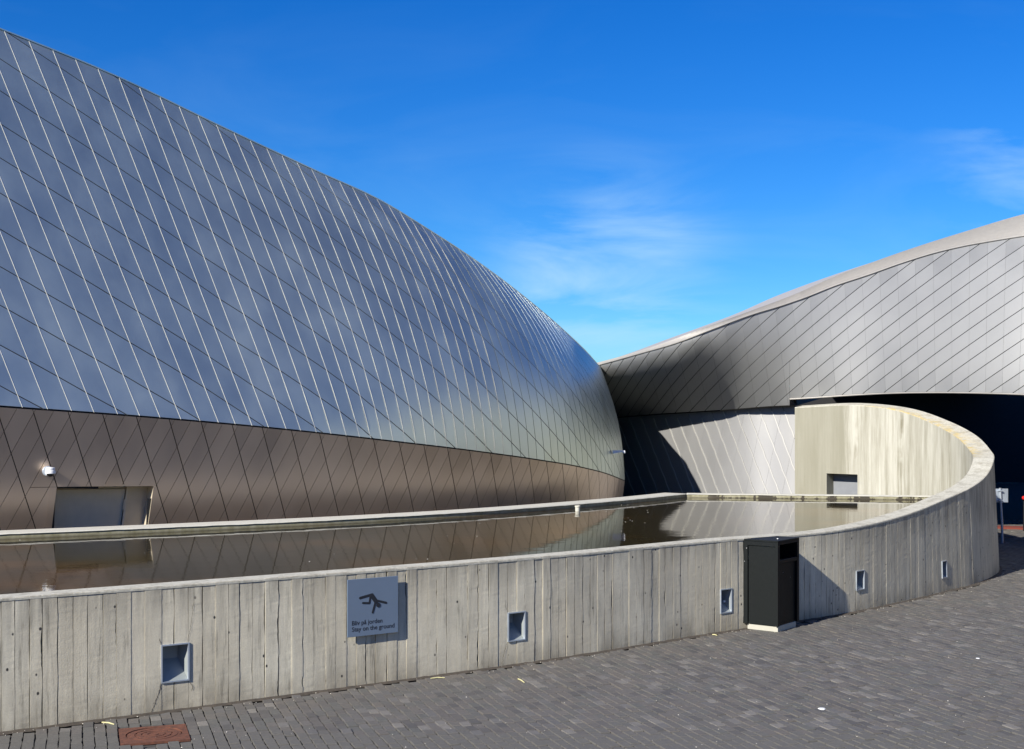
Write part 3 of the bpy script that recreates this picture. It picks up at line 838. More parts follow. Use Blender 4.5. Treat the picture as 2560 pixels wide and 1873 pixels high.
# upstanding bright edges on the seams of the flatter left part
for k_ in range(KMIN, 27):
    V = []; F = []; vs = np.linspace(.002, .998, 22)
    for v in vs:
        p = shell(k_, v); n_ = sk.nrm(k_, v); t_ = shell(k_, v+.01)-shell(k_, v-.01); t_ /= np.linalg.norm(t_); sd = np.cross(n_, t_)
        if sd[0] > 0: sd = -sd
        wv_ = .0029 if k_ < 5 else .0029-(k_-5)*.00010
        hh_ = wv_/.0029; V += [p+sd*wv_-n_*.004, p+sd*wv_+n_*.0035*hh_, p-sd*wv_*.6+n_*.0055*hh_, p-sd*wv_-n_*.004]
    for i in range(len(vs)-1):
        for c_ in range(3): F.append((i*4+c_, i*4+c_+1, i*4+4+c_+1, i*4+4+c_))
    F += [(0, 3, 2, 1), (len(V)-4, len(V)-3, len(V)-2, len(V)-1)]
    mk('standing_seam', V, F, M['seam'], wing)
# undercut band
def ov(s_): return ip(s_, [0, FC.s_at_px(0), FC.s_at_px(1000), FC.s_at_px(1500), FC.len], [.40, .38, .28, .14, .10])
def band(s_, v):
    """v = 1 at the fold, 0 at the ground"""
    f = FC.at(min(max(s_, 0), FC.len)); t = FC.tan(min(max(s_, .01), FC.len-.01), .25); nin = np.array((-t[1], t[0]))
    q = f[:2] + nin*ov(s_)*(1-v); return np.array((q[0], q[1], f[2]*v))
def inv(surf, px, py, a, b, ea=.02, eb=.01):
    for _ in range(25):
        P = surf(a, b); r = np.array((px-pxof(P), py-pyof(P)))
        if abs(r).max() < .02: break
        Pa = surf(a+ea, b); Pb = surf(a, b+eb)
        J = np.array((((pxof(Pa)-pxof(P))/ea, (pxof(Pb)-pxof(P))/eb), ((pyof(Pa)-pyof(P))/ea, (pyof(Pb)-pyof(P))/eb)))
        d_ = np.linalg.solve(J, r); a += float(np.clip(d_[0], -1, 1)); b += float(np.clip(d_[1], -.3, .3))
    return a, b
dq = [inv(band, x, y, FC.s_at_px(250), .5) for (x, y) in ((141.6, 1218), (384, 1216), (366, 1345), (126, 1345))]
# carry the opening down to the ground behind the rim
dq[2] = (dq[1][0]+(dq[2][0]-dq[1][0])*dq[1][1]/(dq[1][1]-dq[2][1]), 0.0); dq[3] = (dq[0][0]+(dq[3][0]-dq[0][0])*dq[0][1]/(dq[0][1]-dq[3][1]), 0.0)
sb_ = Skin(band, (.03, .01), gap=lambda dx, dy, a: (.0055 if dx*dy < 0 else .0025) if abs(dy) > .02 else .003, thick=.008, jit=.003)
if sb_.nrm(FC.s_at_px(600), .5)[1] > 0: sb_.flip = -1
SP1, SP2 = .395, .215      # spacing of the steep dark and the slanted fine joints
def band_scale(s_): return 1.0
a1, a2 = .34, -.50         # run of each joint per unit of height
smax = FC.s_at_px(1560)+1.2
# lattice: s + a*(H-z)... in (s, z) space; cells in (i, j)
Hn = 2.4
for i in range(-8, int((smax+2)/SP1)+4):
    for j in range(-8, int((smax+3)/SP2)+14):
        # line i: s = i*SP1 + a1*(Hn-z);  line j: s = j*SP2 + a2*(Hn-z) ; intersection
        def X(ii, jj):
            h = (jj*SP2-ii*SP1)/(a1-a2); return (ii*SP1+a1*h, Hn-h)
        cc = [X(i, j), X(i+1, j), X(i+1, j+1), X(i, j+1)]
        sm = sum(c_[0] for c_ in cc)/4
        if sm < -.2 or sm > smax: continue
        fz = FC.at(min(max(sm, 0), FC.len))[2]
        if min(c_[1] for c_ in cc) > fz+.1 or max(c_[1] for c_ in cc) < -.1: continue
        P = [(c_[0], c_[1]/FC.at(min(max(c_[0], 0), FC.len))[2]) for c_ in cc]
        P = clip(P, 0, 1, 0); P = clip(P, 0, -1, .998) if P else P; P = clip(P, 1, 0, -.05) if P else P
        if not P or len(P) < 3: continue
        xs = [p[0] for p in P]
        pcs = [P]
        if max(xs) > min(q[0] for q in dq) and min(xs) < max(q[0] for q in dq) and min(p[1] for p in P) < dq[0][1]: pcs = subtract(P, dq)
        for Q in pcs:
            if len(Q) > 2: sb_.panel(Q)
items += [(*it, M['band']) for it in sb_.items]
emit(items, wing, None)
def inq(a, b):
    sg = 0
    for i in range(4):
        p, q = dq[i], dq[(i+1) % 4]; cr_ = (q[0]-p[0])*(b-p[1])-(q[1]-p[1])*(a-p[0])
        if sg == 0: sg = 1 if cr_ > 0 else -1
        elif (cr_ > 0) != (sg > 0): return False
    return True
As = sorted(list(np.arange(.05, FC.len-.05, .1)))
sheet(band, As, np.linspace(0, 1, 41), .018, sb_.nrm, 'base_backing', M['back'], wing, hole=inq)
# door recess in the band
DD = .25
def dpt(q, dep):
    P = band(*q); n_ = sb_.nrm(*q).copy(); n_[2] = 0; n_ /= np.linalg.norm(n_); return P - n_*dep
v0 = [dpt(q, .004) for q in dq]; v1 = [dpt(q, DD) for q in dq]; v1[3] = v1[3]*1; v1[2] = v1[2]*1
mk('door_reveal', v0+v1, [(0, 1, 5, 4), (1, 2, 6, 5), (3, 0, 4, 7), (4, 5, 6, 7)], M['door'], wing)
def onback(fu, fv, dz=0.0):
    a = v1[0]+(v1[1]-v1[0])*fu; b = v1[3]+(v1[2]-v1[3])*fu; n_ = sb_.nrm(*dq[0]).copy(); n_[2] = 0; n_ /= np.linalg.norm(n_)
    return a+(b-a)*fv + n_*dz
def slab(f0, f1, g0, g1, d0, d1):
    P = [onback(f0, g0, d0), onback(f1, g0, d0), onback(f1, g1, d0), onback(f0, g1, d0), onback(f0, g0, d1), onback(f1, g0, d1), onback(f1, g1, d1), onback(f0, g1, d1)]
    return P, [(4, 5, 6, 7), (0, 1, 5, 4), (1, 2, 6, 5), (2, 3, 7, 6), (3, 0, 4, 7)]
V = []; F = []
for i_, f in enumerate(np.linspace(-.01, 1, 14)):
    a_ = dq[0][0]+(dq[3][0]-dq[0][0])*f; b_ = dq[0][1]+(dq[3][1]-dq[0][1])*max(f, 0)
    for (o_, e_) in ((-.075, .001), (-.075, .003), (.0, .003), (.002, -.02)): V.append(band(a_+o_, b_)+sb_.nrm(a_+o_, min(.98, max(.02, b_)))*e_)
    if i_: n0_ = (i_-1)*4; F += [(n0_+c_, n0_+c_+1, n0_+c_+5, n0_+c_+4) for c_ in range(3)]
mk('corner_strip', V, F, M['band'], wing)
dl_ = mk('door', *slab(.02, .755, .03, 1, .004, .028), M['door'], wing, label='plain aluminium service door')
mk('handle', *slab(.30, .33, .42, .45, .036, .07), M['black'], dl_)
mk('door_frame', *slab(.765, .79, .0, 1, .004, .05), M['door'], wing)
mk('hinge', *slab(.752, .764, .12, .22, .036, .048), M['door'], wing)
mk('hinge', *slab(.752, .764, .52, .60, .036, .048), M['door'], wing)
# roof deck behind the top edge and the far flank, closing the volume
V = []; F = []; ss_ = np.linspace(0, TC.len, 70)
for s_ in ss_:
    t = TC.at(s_); tt = TC.tan(s_, .3); ni_ = np.array((-tt[1], tt[0]))
    V += [(t[0], t[1], t[2]-.004), (t[0]+ni_[0]*1.2, t[1]+ni_[1]*1.2, t[2]-.25), (t[0]+ni_[0]*1.2, t[1]+ni_[1]*1.2, 0)]
for i in range(len(ss_)-1): F += [(i*3, (i+1)*3, (i+1)*3+1, i*3+1), (i*3+1, (i+1)*3+1, (i+1)*3+2, i*3+2)]
mk('roof', V, F, M['roofm'], wing)
V = []; F = []
for s_ in np.linspace(0, TC.len, 80):
    t = TC.at(s_); n_ = np.array((.3, -.9)); V += [(t[0], t[1]-.02, t[2]-.006), (t[0], t[1]-.02, t[2]+.012), (t[0]-.01, t[1]+.05, t[2]+.012)]
for i in range(79): F += [(i*3, (i+1)*3, (i+1)*3+1, i*3+1), (i*3+1, (i+1)*3+1, (i+1)*3+2, i*3+2)]
mk('top_edge_trim', V, F, M['shell'], wing)

# ------------------------------------------------------------------ right wing
hall = empty('museum_hall', (5.2, 24.5, 0), label='right museum wing with swooping pale metal facade over a black passage', cat='building')
edge_y = smooth_ip([1150,1300,1430,1495,1610,1683,1776,1885,1945,2010,2086,2168,2250,2332,2408,2484,2560,2900], [962,946,927,912.5,881,860,825,785,767,745,715,688,659,633.5,615.5,602,590,560])
roof_y = smooth_ip([1430,1495,1610,1770,1890,1983,2081,2190,2299,2408,2560,2900], [925,911,879,821,777,741,697,655,617,582,535,470])
bot_y = smooth_ip([1150,1300,1430,1538,1662,1753,1819,1922,1973,1990,2010], [1078,1063,1050,1044,1035,1029.5,1025.5,1017.5,1015.2,1014.8,1014])
low_y = smooth_ip([1974,2030,2121,2224,2333,2454,2560,2900], [997.5,994,988,982.8,981,982.4,985.7,1001])
dface = smooth_ip([1150,1300,1430,1540,1640,1716,1800,1860,1974,2200,2560,2900], [20.4,19.2,17.8,16.6,15.62,15.12,15.05,15.15,15.32,15.38,15.3,14.6])
d_low = smooth_ip([1430, 1540, 1640, 1716, 1800, 1860, 1997], [20.4, 19.1, 18.0, 17.15, 16.4, 16.06, 15.76])
qref = smooth_ip([1150,1300,1430,1538,1662,1753,1819,1900,1974,2030,2121,2224,2333,2454,2560,2900], [1078,1063,1050,1044,1035,1029.5,1025.5,1019,1008,999,989.5,983,981,982.4,985.7,1001])
ovr = smooth_ip([1150, 1430, 1540, 1640, 1716, 1800, 1860, 1974, 2120, 2300, 2900], [2.55, 2.55, 2.45, 2.33, 1.98, 1.30, .86, .38, .08, .0, .0])
def r1_bot(px): return bot_y(px) if px < 1974 else low_y(px)
def d_r1(px, py):
    h = qref(px)-edge_y(px); q = max(-.3, (qref(px) - py)/h)
    x_ = min(1.3, max(0, q)); prof = (1-x_)**ip(px, [1500, 1720, 1900, 2050], [1.6, 1.6, 1.8, 1.8]) if x_ < 1 else 0
    if q < 0: prof = 1-2*q
    return dface(px) + ovr(px)*prof + ip(px, [1500, 2000, 2560], [.0, .20, .75])*x_*x_
def r1(px, py): return pd(px, py, d_r1(px, py))
G_ = smooth_ip([1430, 1500, 1600, 1700, 1800, 1950, 2100, 2300, 2560, 2900], [0]*10)
gxs = np.arange(1400, 2950, 5.0); slope = np.interp(gxs, [1430, 1550, 1700, 1800, 2000, 2200, 2560, 2900], [1.9, 1.6, 1.15, 1.0, .86, .78, .66, .58])
Gc = np.concatenate(([0], np.cumsum((slope[1:]+slope[:-1])/2*5)))
def G(px): return float(np.interp(px, gxs, Gc))
def lean_x(A, py): return A + np.interp(A, [1450, 1750, 2100, 2560], [.42, .22, .08, -.04])*(py-900)
def r1_pix(A, B):
    py = 900.0
    for _ in range(30):
        px = lean_x(A, py); py = .5*py + .5*(B - G(px))
        py = min(max(py, 300), 1300)
    return lean_x(A, py), py
sr = Skin(r1, (2.0, 2.0), gap=lambda dx, dy, a: .0012 if abs(dx) < .6*abs(dy) and dx*dy > -.3*dy*dy else .0058, thick=.010, jit=.005, dense=True)
if sr.nrm(2200, 800)[1] > 0: sr.flip = -1
SA, SB_ = 42.5, 39.0
for ia in range(int(1380/SA), int(2900/SA)):
    for jb in range(5, 60):
        A0, A1, B0, B1 = ia*SA, (ia+1)*SA, jb*SB_+600-6, (jb+1)*SB_+600-6
        P = [r1_pix(A0, B0), r1_pix(A1, B0), r1_pix(A1, B1), r1_pix(A0, B1)]
        cx = sum(p[0] for p in P)/4; cy = sum(p[1] for p in P)/4
        if cx < 1440 or cx > 2860 or cy < edge_y(cx)-60 or cy > r1_bot(cx)+60: continue
        if max(p[1] for p in P) > 1290 or min(p[1] for p in P) < 310: continue
        e = edge_y(cx); sl_ = (edge_y(cx+8)-edge_y(cx-8))/16
        P = clip(P, -sl_, 1, -(e-sl_*cx)-1)
        if not P: continue
        cut = 1974.0
        parts_ = []
        if max(p[1] for p in P) > 945 and min(p[0] for p in P) < cut < max(p[0] for p in P):
            parts_ = [clip(P, -1, 0, cut), clip(P, 1, 0, -cut-.2)]
        else: parts_ = [P]
        for Q in parts_:
            if not Q or len(Q) < 3: continue
            c2 = sum(p[0] for p in Q)/len(Q); e = r1_bot(c2); lo_, hi_ = (c2-8, c2+8)
            if c2 < cut: hi_ = min(hi_, cut-.1)
            else: lo_ = max(lo_, cut+.1)
            sl_ = (r1_bot(hi_)-r1_bot(lo_))/(hi_-lo_)
            Q = clip(Q, sl_, -1, (e-sl_*c2)-1)
            if Q and len(Q) > 2: sr.panel(Q)
items = [(*it, M['facade']) for it in sr.items]
def r1n(px, f): return r1(px, r1_bot(px)+(edge_y(px)-r1_bot(px))*f)
def r1nn(px, f): return sr.nrm(px, r1_bot(px)+(edge_y(px)-r1_bot(px))*f)
for (xa, xb) in ((1435, 1973.9), (1974.1, 2860)):
    sheet(r1n, np.linspace(xa, xb, 70), np.linspace(0, 1, 25), .13, r1nn, 'joint_backing', M['back'], hall)
sheet(r1n, np.linspace(1150, 1441, 24), np.linspace(0, 1, 9), .004, r1nn, 'unseen_facade', M['facade'], hall)  # hidden run of facade, extended left to shade the lower wall
# sunlit lower wall
def r2(px, py):
    return pd(px, py, d_low(px) + (1130-py)*.0009)
s2 = Skin(r2, (2.0, 2.0), gap=lambda dx, dy, a: .001 if dx*dy < 0 else .003, thick=.008, jit=.003)
if s2.nrm(1800, 1100)[1] > 0: s2.flip = -1
SW = 30.3; SX = 46.0
def X2(i, j):
    # white joints: x = i*SW + .385*(y-1130) ; fine joints: x = j*SX - .22*(y-1130)
    h = (j*SX - i*SW)/(.385+.22); return (i*SW+.385*h, 1130+h)
for i in range(int(1300/SW), int(2150/SW)):
    for j in range(int(1300/SX), int(2150/SX)):
        P = [X2(i, j), X2(i+1, j), X2(i+1, j+1), X2(i, j+1)]
        cx = sum(p[0] for p in P)/4; e = bot_y(min(max(cx, 1430), 1995)); sl_ = (bot_y(cx+5)-bot_y(cx-5))/10 if cx < 1985 else -.06
        P = clip(P, -sl_, 1, -(e-sl_*cx)-1); P = clip(P, 0, -1, 1328) if P else P
        P = clip(P, 1, 0, -1440) if P else P
        P = clip(P, -1, .004, 1990-.004*1015-1) if P else P
        if P and len(P) > 2: s2.panel(P)
items += [(*it, M['lit']) for it in s2.items]
emit(items, hall, None)
r2edge = lambda f: 1990+7.5*f
def r2f(a, f):
    xr = 1990+.004*(f*318); px = 1440+(xr-1440)*a; return px, bot_y(min(px, 1990))+(1330-bot_y(min(px, 1990)))*f
sheet(lambda a, f: r2(*r2f(a, f)), np.linspace(0, 1, 40), np.linspace(-.1, 1, 9), .05, lambda a, f: s2.nrm(*r2f(a, f)), 'joint_backing', M['back'], hall)
# white joint strips on the lit wall
for i in range(int(1380/SW), int(2100/SW)):
    V = []; F = []; k_ = 0
    for y in np.linspace(1012, 1327, 20):
        x = i*SW + .385*(y-1130) + .8*math.sin((y+i*13)*.14)
        if x < 1450 or x > 1989+.004*(y-1015) or y < bot_y(x)+2: continue
        p = r2(x, y); n_ = s2.nrm(x, y)
        q0 = r2(x-1.1, y); q1 = r2(x+1.1, y)
        V += [q0-n_*.002, q0+n_*.010, q1+n_*.012, q1-n_*.002]; k_ += 1
    for r in range(k_-1):
        for c_ in range(3): F.append((r*4+c_, r*4+c_+1, r*4+4+c_+1, r*4+4+c_))
    if k_ > 2: mk('standing_seam', V, F, M['seam'], hall)
# soffit, side wall, passage
edge = [r1(x, low_y(x)-0.5) for x in np.linspace(1974.2, 2860, 60)]
V = []; F = []
for p in edge: V += [p, p+np.array((.02, .25, .03)), np.array((p[0]+3.0, p[1]+3.2, p[2]+.35)), np.array((p[0]*1.0+5.0, 42.0, 3.2))]
for i in range(59):
    for c_ in range(3): F.append((i*4+c_, i*4+c_+1, (i+1)*4+c_+1, (i+1)*4+c_))
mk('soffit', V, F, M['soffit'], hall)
# triangular return between the tip of the facade and the lit wall
pt = r1(1974, 997.6); pj = r1(1973.8, 1015); pe = r2(1990, 1015); pl = r2(1997.5, 1330)
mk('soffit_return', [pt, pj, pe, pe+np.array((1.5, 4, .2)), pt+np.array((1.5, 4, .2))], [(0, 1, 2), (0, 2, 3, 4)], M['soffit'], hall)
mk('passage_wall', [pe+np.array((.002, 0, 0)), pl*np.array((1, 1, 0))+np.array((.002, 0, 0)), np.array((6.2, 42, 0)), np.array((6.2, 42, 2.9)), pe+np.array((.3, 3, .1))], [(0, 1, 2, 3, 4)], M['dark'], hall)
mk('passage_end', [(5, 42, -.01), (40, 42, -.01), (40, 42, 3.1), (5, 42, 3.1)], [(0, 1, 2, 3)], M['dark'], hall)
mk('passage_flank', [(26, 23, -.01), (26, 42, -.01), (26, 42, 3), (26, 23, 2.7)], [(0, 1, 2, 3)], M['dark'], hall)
mb = MB(); mb.tube([r1(x, low_y(x))+np.array((0, -.01, -.004)) for x in np.linspace(1974, 2860, 80)], .014, 6); mb.out('edge_trim', M['roofm'], hall)
mb = MB(); mb.tube([r2(x, bot_y(x)-.5)+np.array((0, -.02, 0)) for x in np.linspace(1800, 1990, 24)], .008, 6); mb.out('edge_trim', M['roofm'], hall)
mb = MB(); mb.tube([r2(1990.3+.004*(y-1015), y)+np.array((0, -.01, 0)) for y in np.linspace(1014, 1330, 10)], .009, 6); mb.out('edge_trim', M['roofm'], hall)
# roof: ribbed strips climbing back from the facade edge
xs_ = np.linspace(1440, 2860, 110); nrib = 11
def roof_pt(x, f):
    e = r1(x, edge_y(x)); ye = edge_y(x); yr = min(roof_y(x), ye-1.5)
    dep = (d_r1(x, ye))*1.0 + f*(ip(x, [1500, 1900, 2560], [.5, 1.4, 2.6]))
    return pd(x, ye+(yr-ye)*f, dep)
for r in range(nrib):
    f0, f1 = r/nrib, (r+1)/nrib; V = []; F = []
    for x in xs_:
        a = roof_pt(x, f0); b = roof_pt(x, f1-.06/nrib); V += [a+np.array((0, 0, -.012)), a+np.array((0, 0, .040)), b+np.array((0, 0, .0)), b+np.array((0, 0, -.03))]
    for i in range(len(xs_)-1):
        for c_ in range(3): F.append((i*4+c_, (i+1)*4+c_, (i+1)*4+c_+1, i*4+c_+1))
    mk('roof_strip', V, F, M['roofm'], hall)
V = []; F = []
for x in xs_:
    a = roof_pt(x, 1.0); V += [a+np.array((0, 0, -.02)), a+np.array((0, 6, .15)), a+np.array((0, 12, -1))]
for i in range(len(xs_)-1): F += [(i*3, (i+1)*3, (i+1)*3+1, i*3+1), (i*3+1, (i+1)*3+1, (i+1)*3+2, i*3+2)]
mk('roof', V, F, M['roofm'], hall)
mb = MB(); mb.tube([r1(x, edge_y(x)-3.2) for x in np.linspace(1440, 2120, 60)], .010, 6); mb.out('edge_rail', M['roofm'], hall)
mb = MB(); mb.tube([r1(x, edge_y(x)-.4)+np.array((0, -.02, 0)) for x in np.linspace(1440, 2860, 140)], .015, 6); mb.out('edge_trim', M['roofm'], hall)

# ------------------------------------------------------------------ sign on the pool wall
us0, us1 = wall_px(869, .038), wall_px(995, .038); um = (us0+us1)/2
a = wall_front(us0, .5, .038); b = wall_front(us1, .5, .038); wdt = float(np.hypot(*(b-a)[:2])); rz = math.atan2(b[1]-a[1], b[0]-a[0])
zb = ZC-(1587.5-HY)/FL*((a+b)/2)[1]; ztp = ZC-(1445-HY)/FL*((a+b)/2)[1]
sg = empty('warning_sign', (a[0], a[1], zb), rz, label='square blue-grey metal sign with falling figure pictogram on the pool wall', cat='sign')
hh = ztp-zb
mb = MB(); mb.box(0, wdt, 0, .010, 0, hh, bev=.0015); mb.out('plate', M['signm'], sg, local=True)
for (x, z) in ((.04, .04), (wdt-.04, .04), (.04, hh-.04), (wdt-.04, hh-.04)):
    mb = MB(); mb.tube([(x, .0105, z), (x, .037, z)], .008, 8); mb.out('standoff', M['steel'], sg, local=True)
def PS(zx, zy):  # close-up pixel -> sign plane
    px, py = 840+zx/7.51, 1400+zy/7.51
    f = (px-869)/126.0; top = 1451-12.4*f; bot = 1595.7-15.9*f
    return f*wdt, (bot-py)/(bot-top)*hh
def capsule(mb, p, q, r, y0=-.0012, y1=-.0002, n_=10):
    p = Vector(p); q = Vector(q); d = (q-p); ang = math.atan2(d.y, d.x); P = []
    for i in range(n_+1): t = ang+math.pi/2+math.pi*i/n_; P.append((p.x+r*math.cos(t), p.y+r*math.sin(t)))
    for i in range(n_+1): t = ang-math.pi/2+math.pi*i/n_; P.append((q.x+r*math.cos(t), q.y+r*math.sin(t)))
    m_ = len(P); mb.add([(x, y0, z) for x, z in P]+[(x, y1, z) for x, z in P], [tuple(range(m_))]+[(i, i+m_, (i+1) % m_+m_, (i+1) % m_) for i in range(m_)])
r_ = 22/7.51*wdt/126.0
fig = MB(); lay = 0
def seg(z0, z1, rr=1.0):
    global lay
    capsule(fig, PS(*z0), PS(*z1), r_*rr, -.0012-lay*.00012); lay += 1
seg((450, 720), (675, 650)); seg((675, 650), (770, 785)); seg((655, 670), (745, 795), 1.3); seg((640, 690), (622, 812), .8)
seg((620, 812), (500, 812), .8); seg((770, 765), (935, 800), .85); seg((735, 790), (683, 985), .85)
hx, hz = PS(788, 845); hr = 38/7.51*wdt/126
P = [(hx+hr*math.cos(t), hz+hr*math.sin(t)) for t in np.linspace(0, 2*math.pi, 24, endpoint=False)]
fig.add([(x, -.0035, z) for x, z in P]+[(x, -.0002, z) for x, z in P], [tuple(reversed(range(24)))]+[(i, (i+1) % 24, (i+1) % 24+24, i+24) for i in range(24)])
fig.out('pictogram', M['print'], sg, local=True)
def lettering(txt, x, z, width, parent, mat, y=-.0006, height=None):
    cu = bpy.data.curves.new('txt', 'FONT'); cu.body = txt; cu.size = 1.0; cu.extrude = .01; cu.offset = .012
    o = bpy.data.objects.new('txt', cu); C.objects.link(o)
    dg = bpy.context.evaluated_depsgraph_get(); me = bpy.data.meshes.new_from_object(o.evaluated_get(dg)); bpy.data.objects.remove(o)
    co = np.array([v.co[:] for v in me.vertices]); x0, x1 = co[:, 0].min(), co[:, 0].max(); k_ = width/(x1-x0)
    for v in me.vertices: v.co = ((x+(v.co.x-x0)*k_)*S, (y-v.co.z*.03)*S, (z+v.co.y*k_*(height or 1))*S)
    me.materials.clear(); me.materials.append(mat)
    o = bpy.data.objects.new('lettering', me); C.objects.link(o); o.parent = parent; return o
x0, z0 = PS(298, 1240); x1, _ = PS(865, 1180); lettering('Bliv p\u00e5 jorden', x0, z0, x1-x0, sg, M['print'])
x0, z0 = PS(298, 1358); x1, _ = PS(1095, 1280); lettering('Stay on the ground', x0, z0, x1-x0, sg, M['print'])

# ------------------------------------------------------------------ litter bin
bc = np.array((2.765, 8.945*K)); ang = R(52); BW, BD, BH = .405, .505, .957     # along left face, along right face
bn = empty('litter_bin', (bc[0], bc[1], 0), ang, label='tall black metal litter bin on a pale plinth against the concrete wall', cat='litter bin')
# local frame: +x runs back along the open right face, +y runs left along the closed face
mb = MB(); mb.box(.03, BD-.05, .015, BW-.04, 0, .062, bev=.004); mb.out('plinth', M['plinth'], bn, local=True)
z0 = .064
mb = MB()
mb.box(0, BD, BW-.02, BW, z0, BH-.02); mb.box(BD-.02, BD, 0, BW-.0205, z0, BH-.02); mb.box(0, BD, .0, BW, BH-.0195, BH, bev=.003); mb.box(.02, BD-.021, .02, BW-.021, z0, z0+.02)
mb.out('body', M['bin'], bn, local=True)
# closed left face (x = 0 plane): frame with set-back door leaf
mb = MB(); mb.box(0, .02, 0, .03, z0, BH-.0200); mb.box(0, .02, BW-.055, BW-.0205, z0, BH-.0200); mb.box(0.0, .02, .0302, BW-.0552, BH-.062, BH-.0202)
mb.out('frame', M['bin'], bn, local=True)
mb = MB(); mb.box(.012, .019, .033, BW-.062, z0+.002, BH-.070, bev=.001); mb.out('door', M['bin'], bn, local=True)
# right face (y = 0 plane): opening above a lower panel
mb = MB(); mb.box(.0202, .045, 0, .02, z0, BH-.0200); mb.box(BD-.045, BD-.0202, 0, .02, z0, BH-.0200); mb.box(.0452, BD-.0452, 0, .02, BH-.045, BH-.0202)
mb.out('frame', M['bin'], bn, local=True)
mb = MB(); mb.box(.0454, BD-.0454, .025, .035, z0+.001, BH-.245); mb.out('front_panel', M['bin'], bn, local=True)
mb = MB(); mb.box(.0456, BD-.0456, .002, .06, BH-.244, BH-.205, bev=.004); mb.out('sill', M['bin'], bn, local=True)
mb = MB(); mb.box(.0458, BD-.0458, .0605, BW-.03, BH-.24, BH-.23); mb.out('inner_shelf', M['bin'], bn, local=True)
mb = MB()
for (x, y, z, a_) in ((.0, .36, .86, .006), (-.001, .385, .72, .005), (.2, .1, BH+.001, .014), (.3, -.001, .55, .003), (.12, -.001, .62, .003)):
    mb.box(x-a_*.5, x+a_*.5, y-a_*.5, y+a_*.5, z-a_*.4, z+a_*.4, bev=a_*.1)
mb.out('scratch_marks', M['whitep'], bn, local=True)

# ------------------------------------------------------------------ drain, cameras, post sign, lamp
rzw = math.atan2(t0[1], t0[0])
dcv = empty('drain_cover', (DC[0], DC[1], 0), rzw, label='rusty square drain cover with a round slotted grate in the paving', cat='drain cover')
mb = MB(); nn_ = 40; ro = .195
sq = []
for i in range(nn_):
    t = 2*math.pi*i/nn_; c_, s_ = math.cos(t), math.sin(t); k_ = DW/max(abs(c_), abs(s_)); sq.append((c_*k_, s_*k_))
V = [(x, y, .004) for x, y in sq] + [(ro*math.cos(2*math.pi*i/nn_), ro*math.sin(2*math.pi*i/nn_), .004) for i in range(nn_)] + [(ro*math.cos(2*math.pi*i/nn_), ro*math.sin(2*math.pi*i/nn_), -.012) for i in range(nn_)] + [(x, y, -.012) for x, y in sq]
F = []
for i in range(nn_):
    j = (i+1) % nn_; F += [(i, j, nn_+j, nn_+i), (nn_+i, nn_+j, 2*nn_+j, 2*nn_+i), (j, i, 3*nn_+i, 3*nn_+j)]
mk('frame', V, F, M['rust'], dcv, local=True)
# round grate with drilled slots: ring cells with the slot cells left open
mb = MB(); rad = [.0, .03, .045, .075, .09, .12, .135, .165, .187]
nA = 36
for ri in range(len(rad)-1):
    for ai in range(nA):
        slot = ri in (1, 3, 5) and (ai % (6 if ri == 1 else 4 if ri == 3 else 3)) == 0
        if ri in (1, 3, 5, 7) and False: continue
        if slot: continue
        a0_, a1_ = 2*math.pi*ai/nA, 2*math.pi*(ai+1)/nA; z = .003 if ri % 2 == 0 else .0005
        q = [(rad[ri]*math.cos(a0_), rad[ri]*math.sin(a0_)), (rad[ri+1]*math.cos(a0_), rad[ri+1]*math.sin(a0_)), (rad[ri+1]*math.cos(a1_), rad[ri+1]*math.sin(a1_)), (rad[ri]*math.cos(a1_), rad[ri]*math.sin(a1_))]
        mb.add([(x, y, z) for x, y in q]+[(x, y, -.01) for x, y in q], [(0, 1, 2, 3), (0, 4, 5, 1), (1, 5, 6, 2), (2, 6, 7, 3), (3, 7, 4, 0)])
mb.out('grate', M['rust'], dcv, local=True)
mb = MB(); mb.lathe([(.19, -.0125), (.19, -.012)], 30); mb.out('sump', M['back'], dcv, local=True)

# dome camera on the left band
a_, b_ = inv(band, 119, 1178, FC.s_at_px(119), .6); P = band(a_, b_); n_ = sb_.nrm(a_, b_).copy(); n_[2] = 0; n_ /= np.linalg.norm(n_)
rzc = math.atan2(n_[1], n_[0])
cc = empty('dome_camera', tuple(P), rzc, label='white dome security camera on a wedge bracket above the service door', cat='security camera')
mb = MB(); mb.lathe([(.062, -.02), (.062, .008), (.056, .012)], 24, Matrix.Rotation(R(90), 4, 'Y')); mb.out('mounting_plate', M['steel'], cc, local=True)
mb = MB(); mb.add([(.012, -.022, -.055), (.012, .022, -.055), (.012, .022, .05), (.012, -.022, .05), (.13, -.022, .01), (.13, .022, .01), (.13, .022, .05), (.13, -.022, .05)],
    [(0, 3, 2, 1), (0, 1, 5, 4), (1, 2, 6, 5), (2, 3, 7, 6), (3, 0, 4, 7), (4, 5, 6, 7)]); mb.out('bracket', M['whitep'], cc, local=True)
T_ = Matrix.Translation((.145, 0, 0))
mb = MB(); mb.lathe([(.048, .048), (.052, .04), (.052, .02), (.046, .018), (.058, .008), (.060, -.02), (.052, -.026)][::-1], 24, T_); mb.out('housing', M['whitep'], cc, local=True, smooth=False)
mb = MB(); mb.lathe([(.001, -.062), (.022, -.057), (.035, -.045), (.040, -.0265)], 20, T_); mb.out('dome', M['black'], cc, local=True, smooth=True)
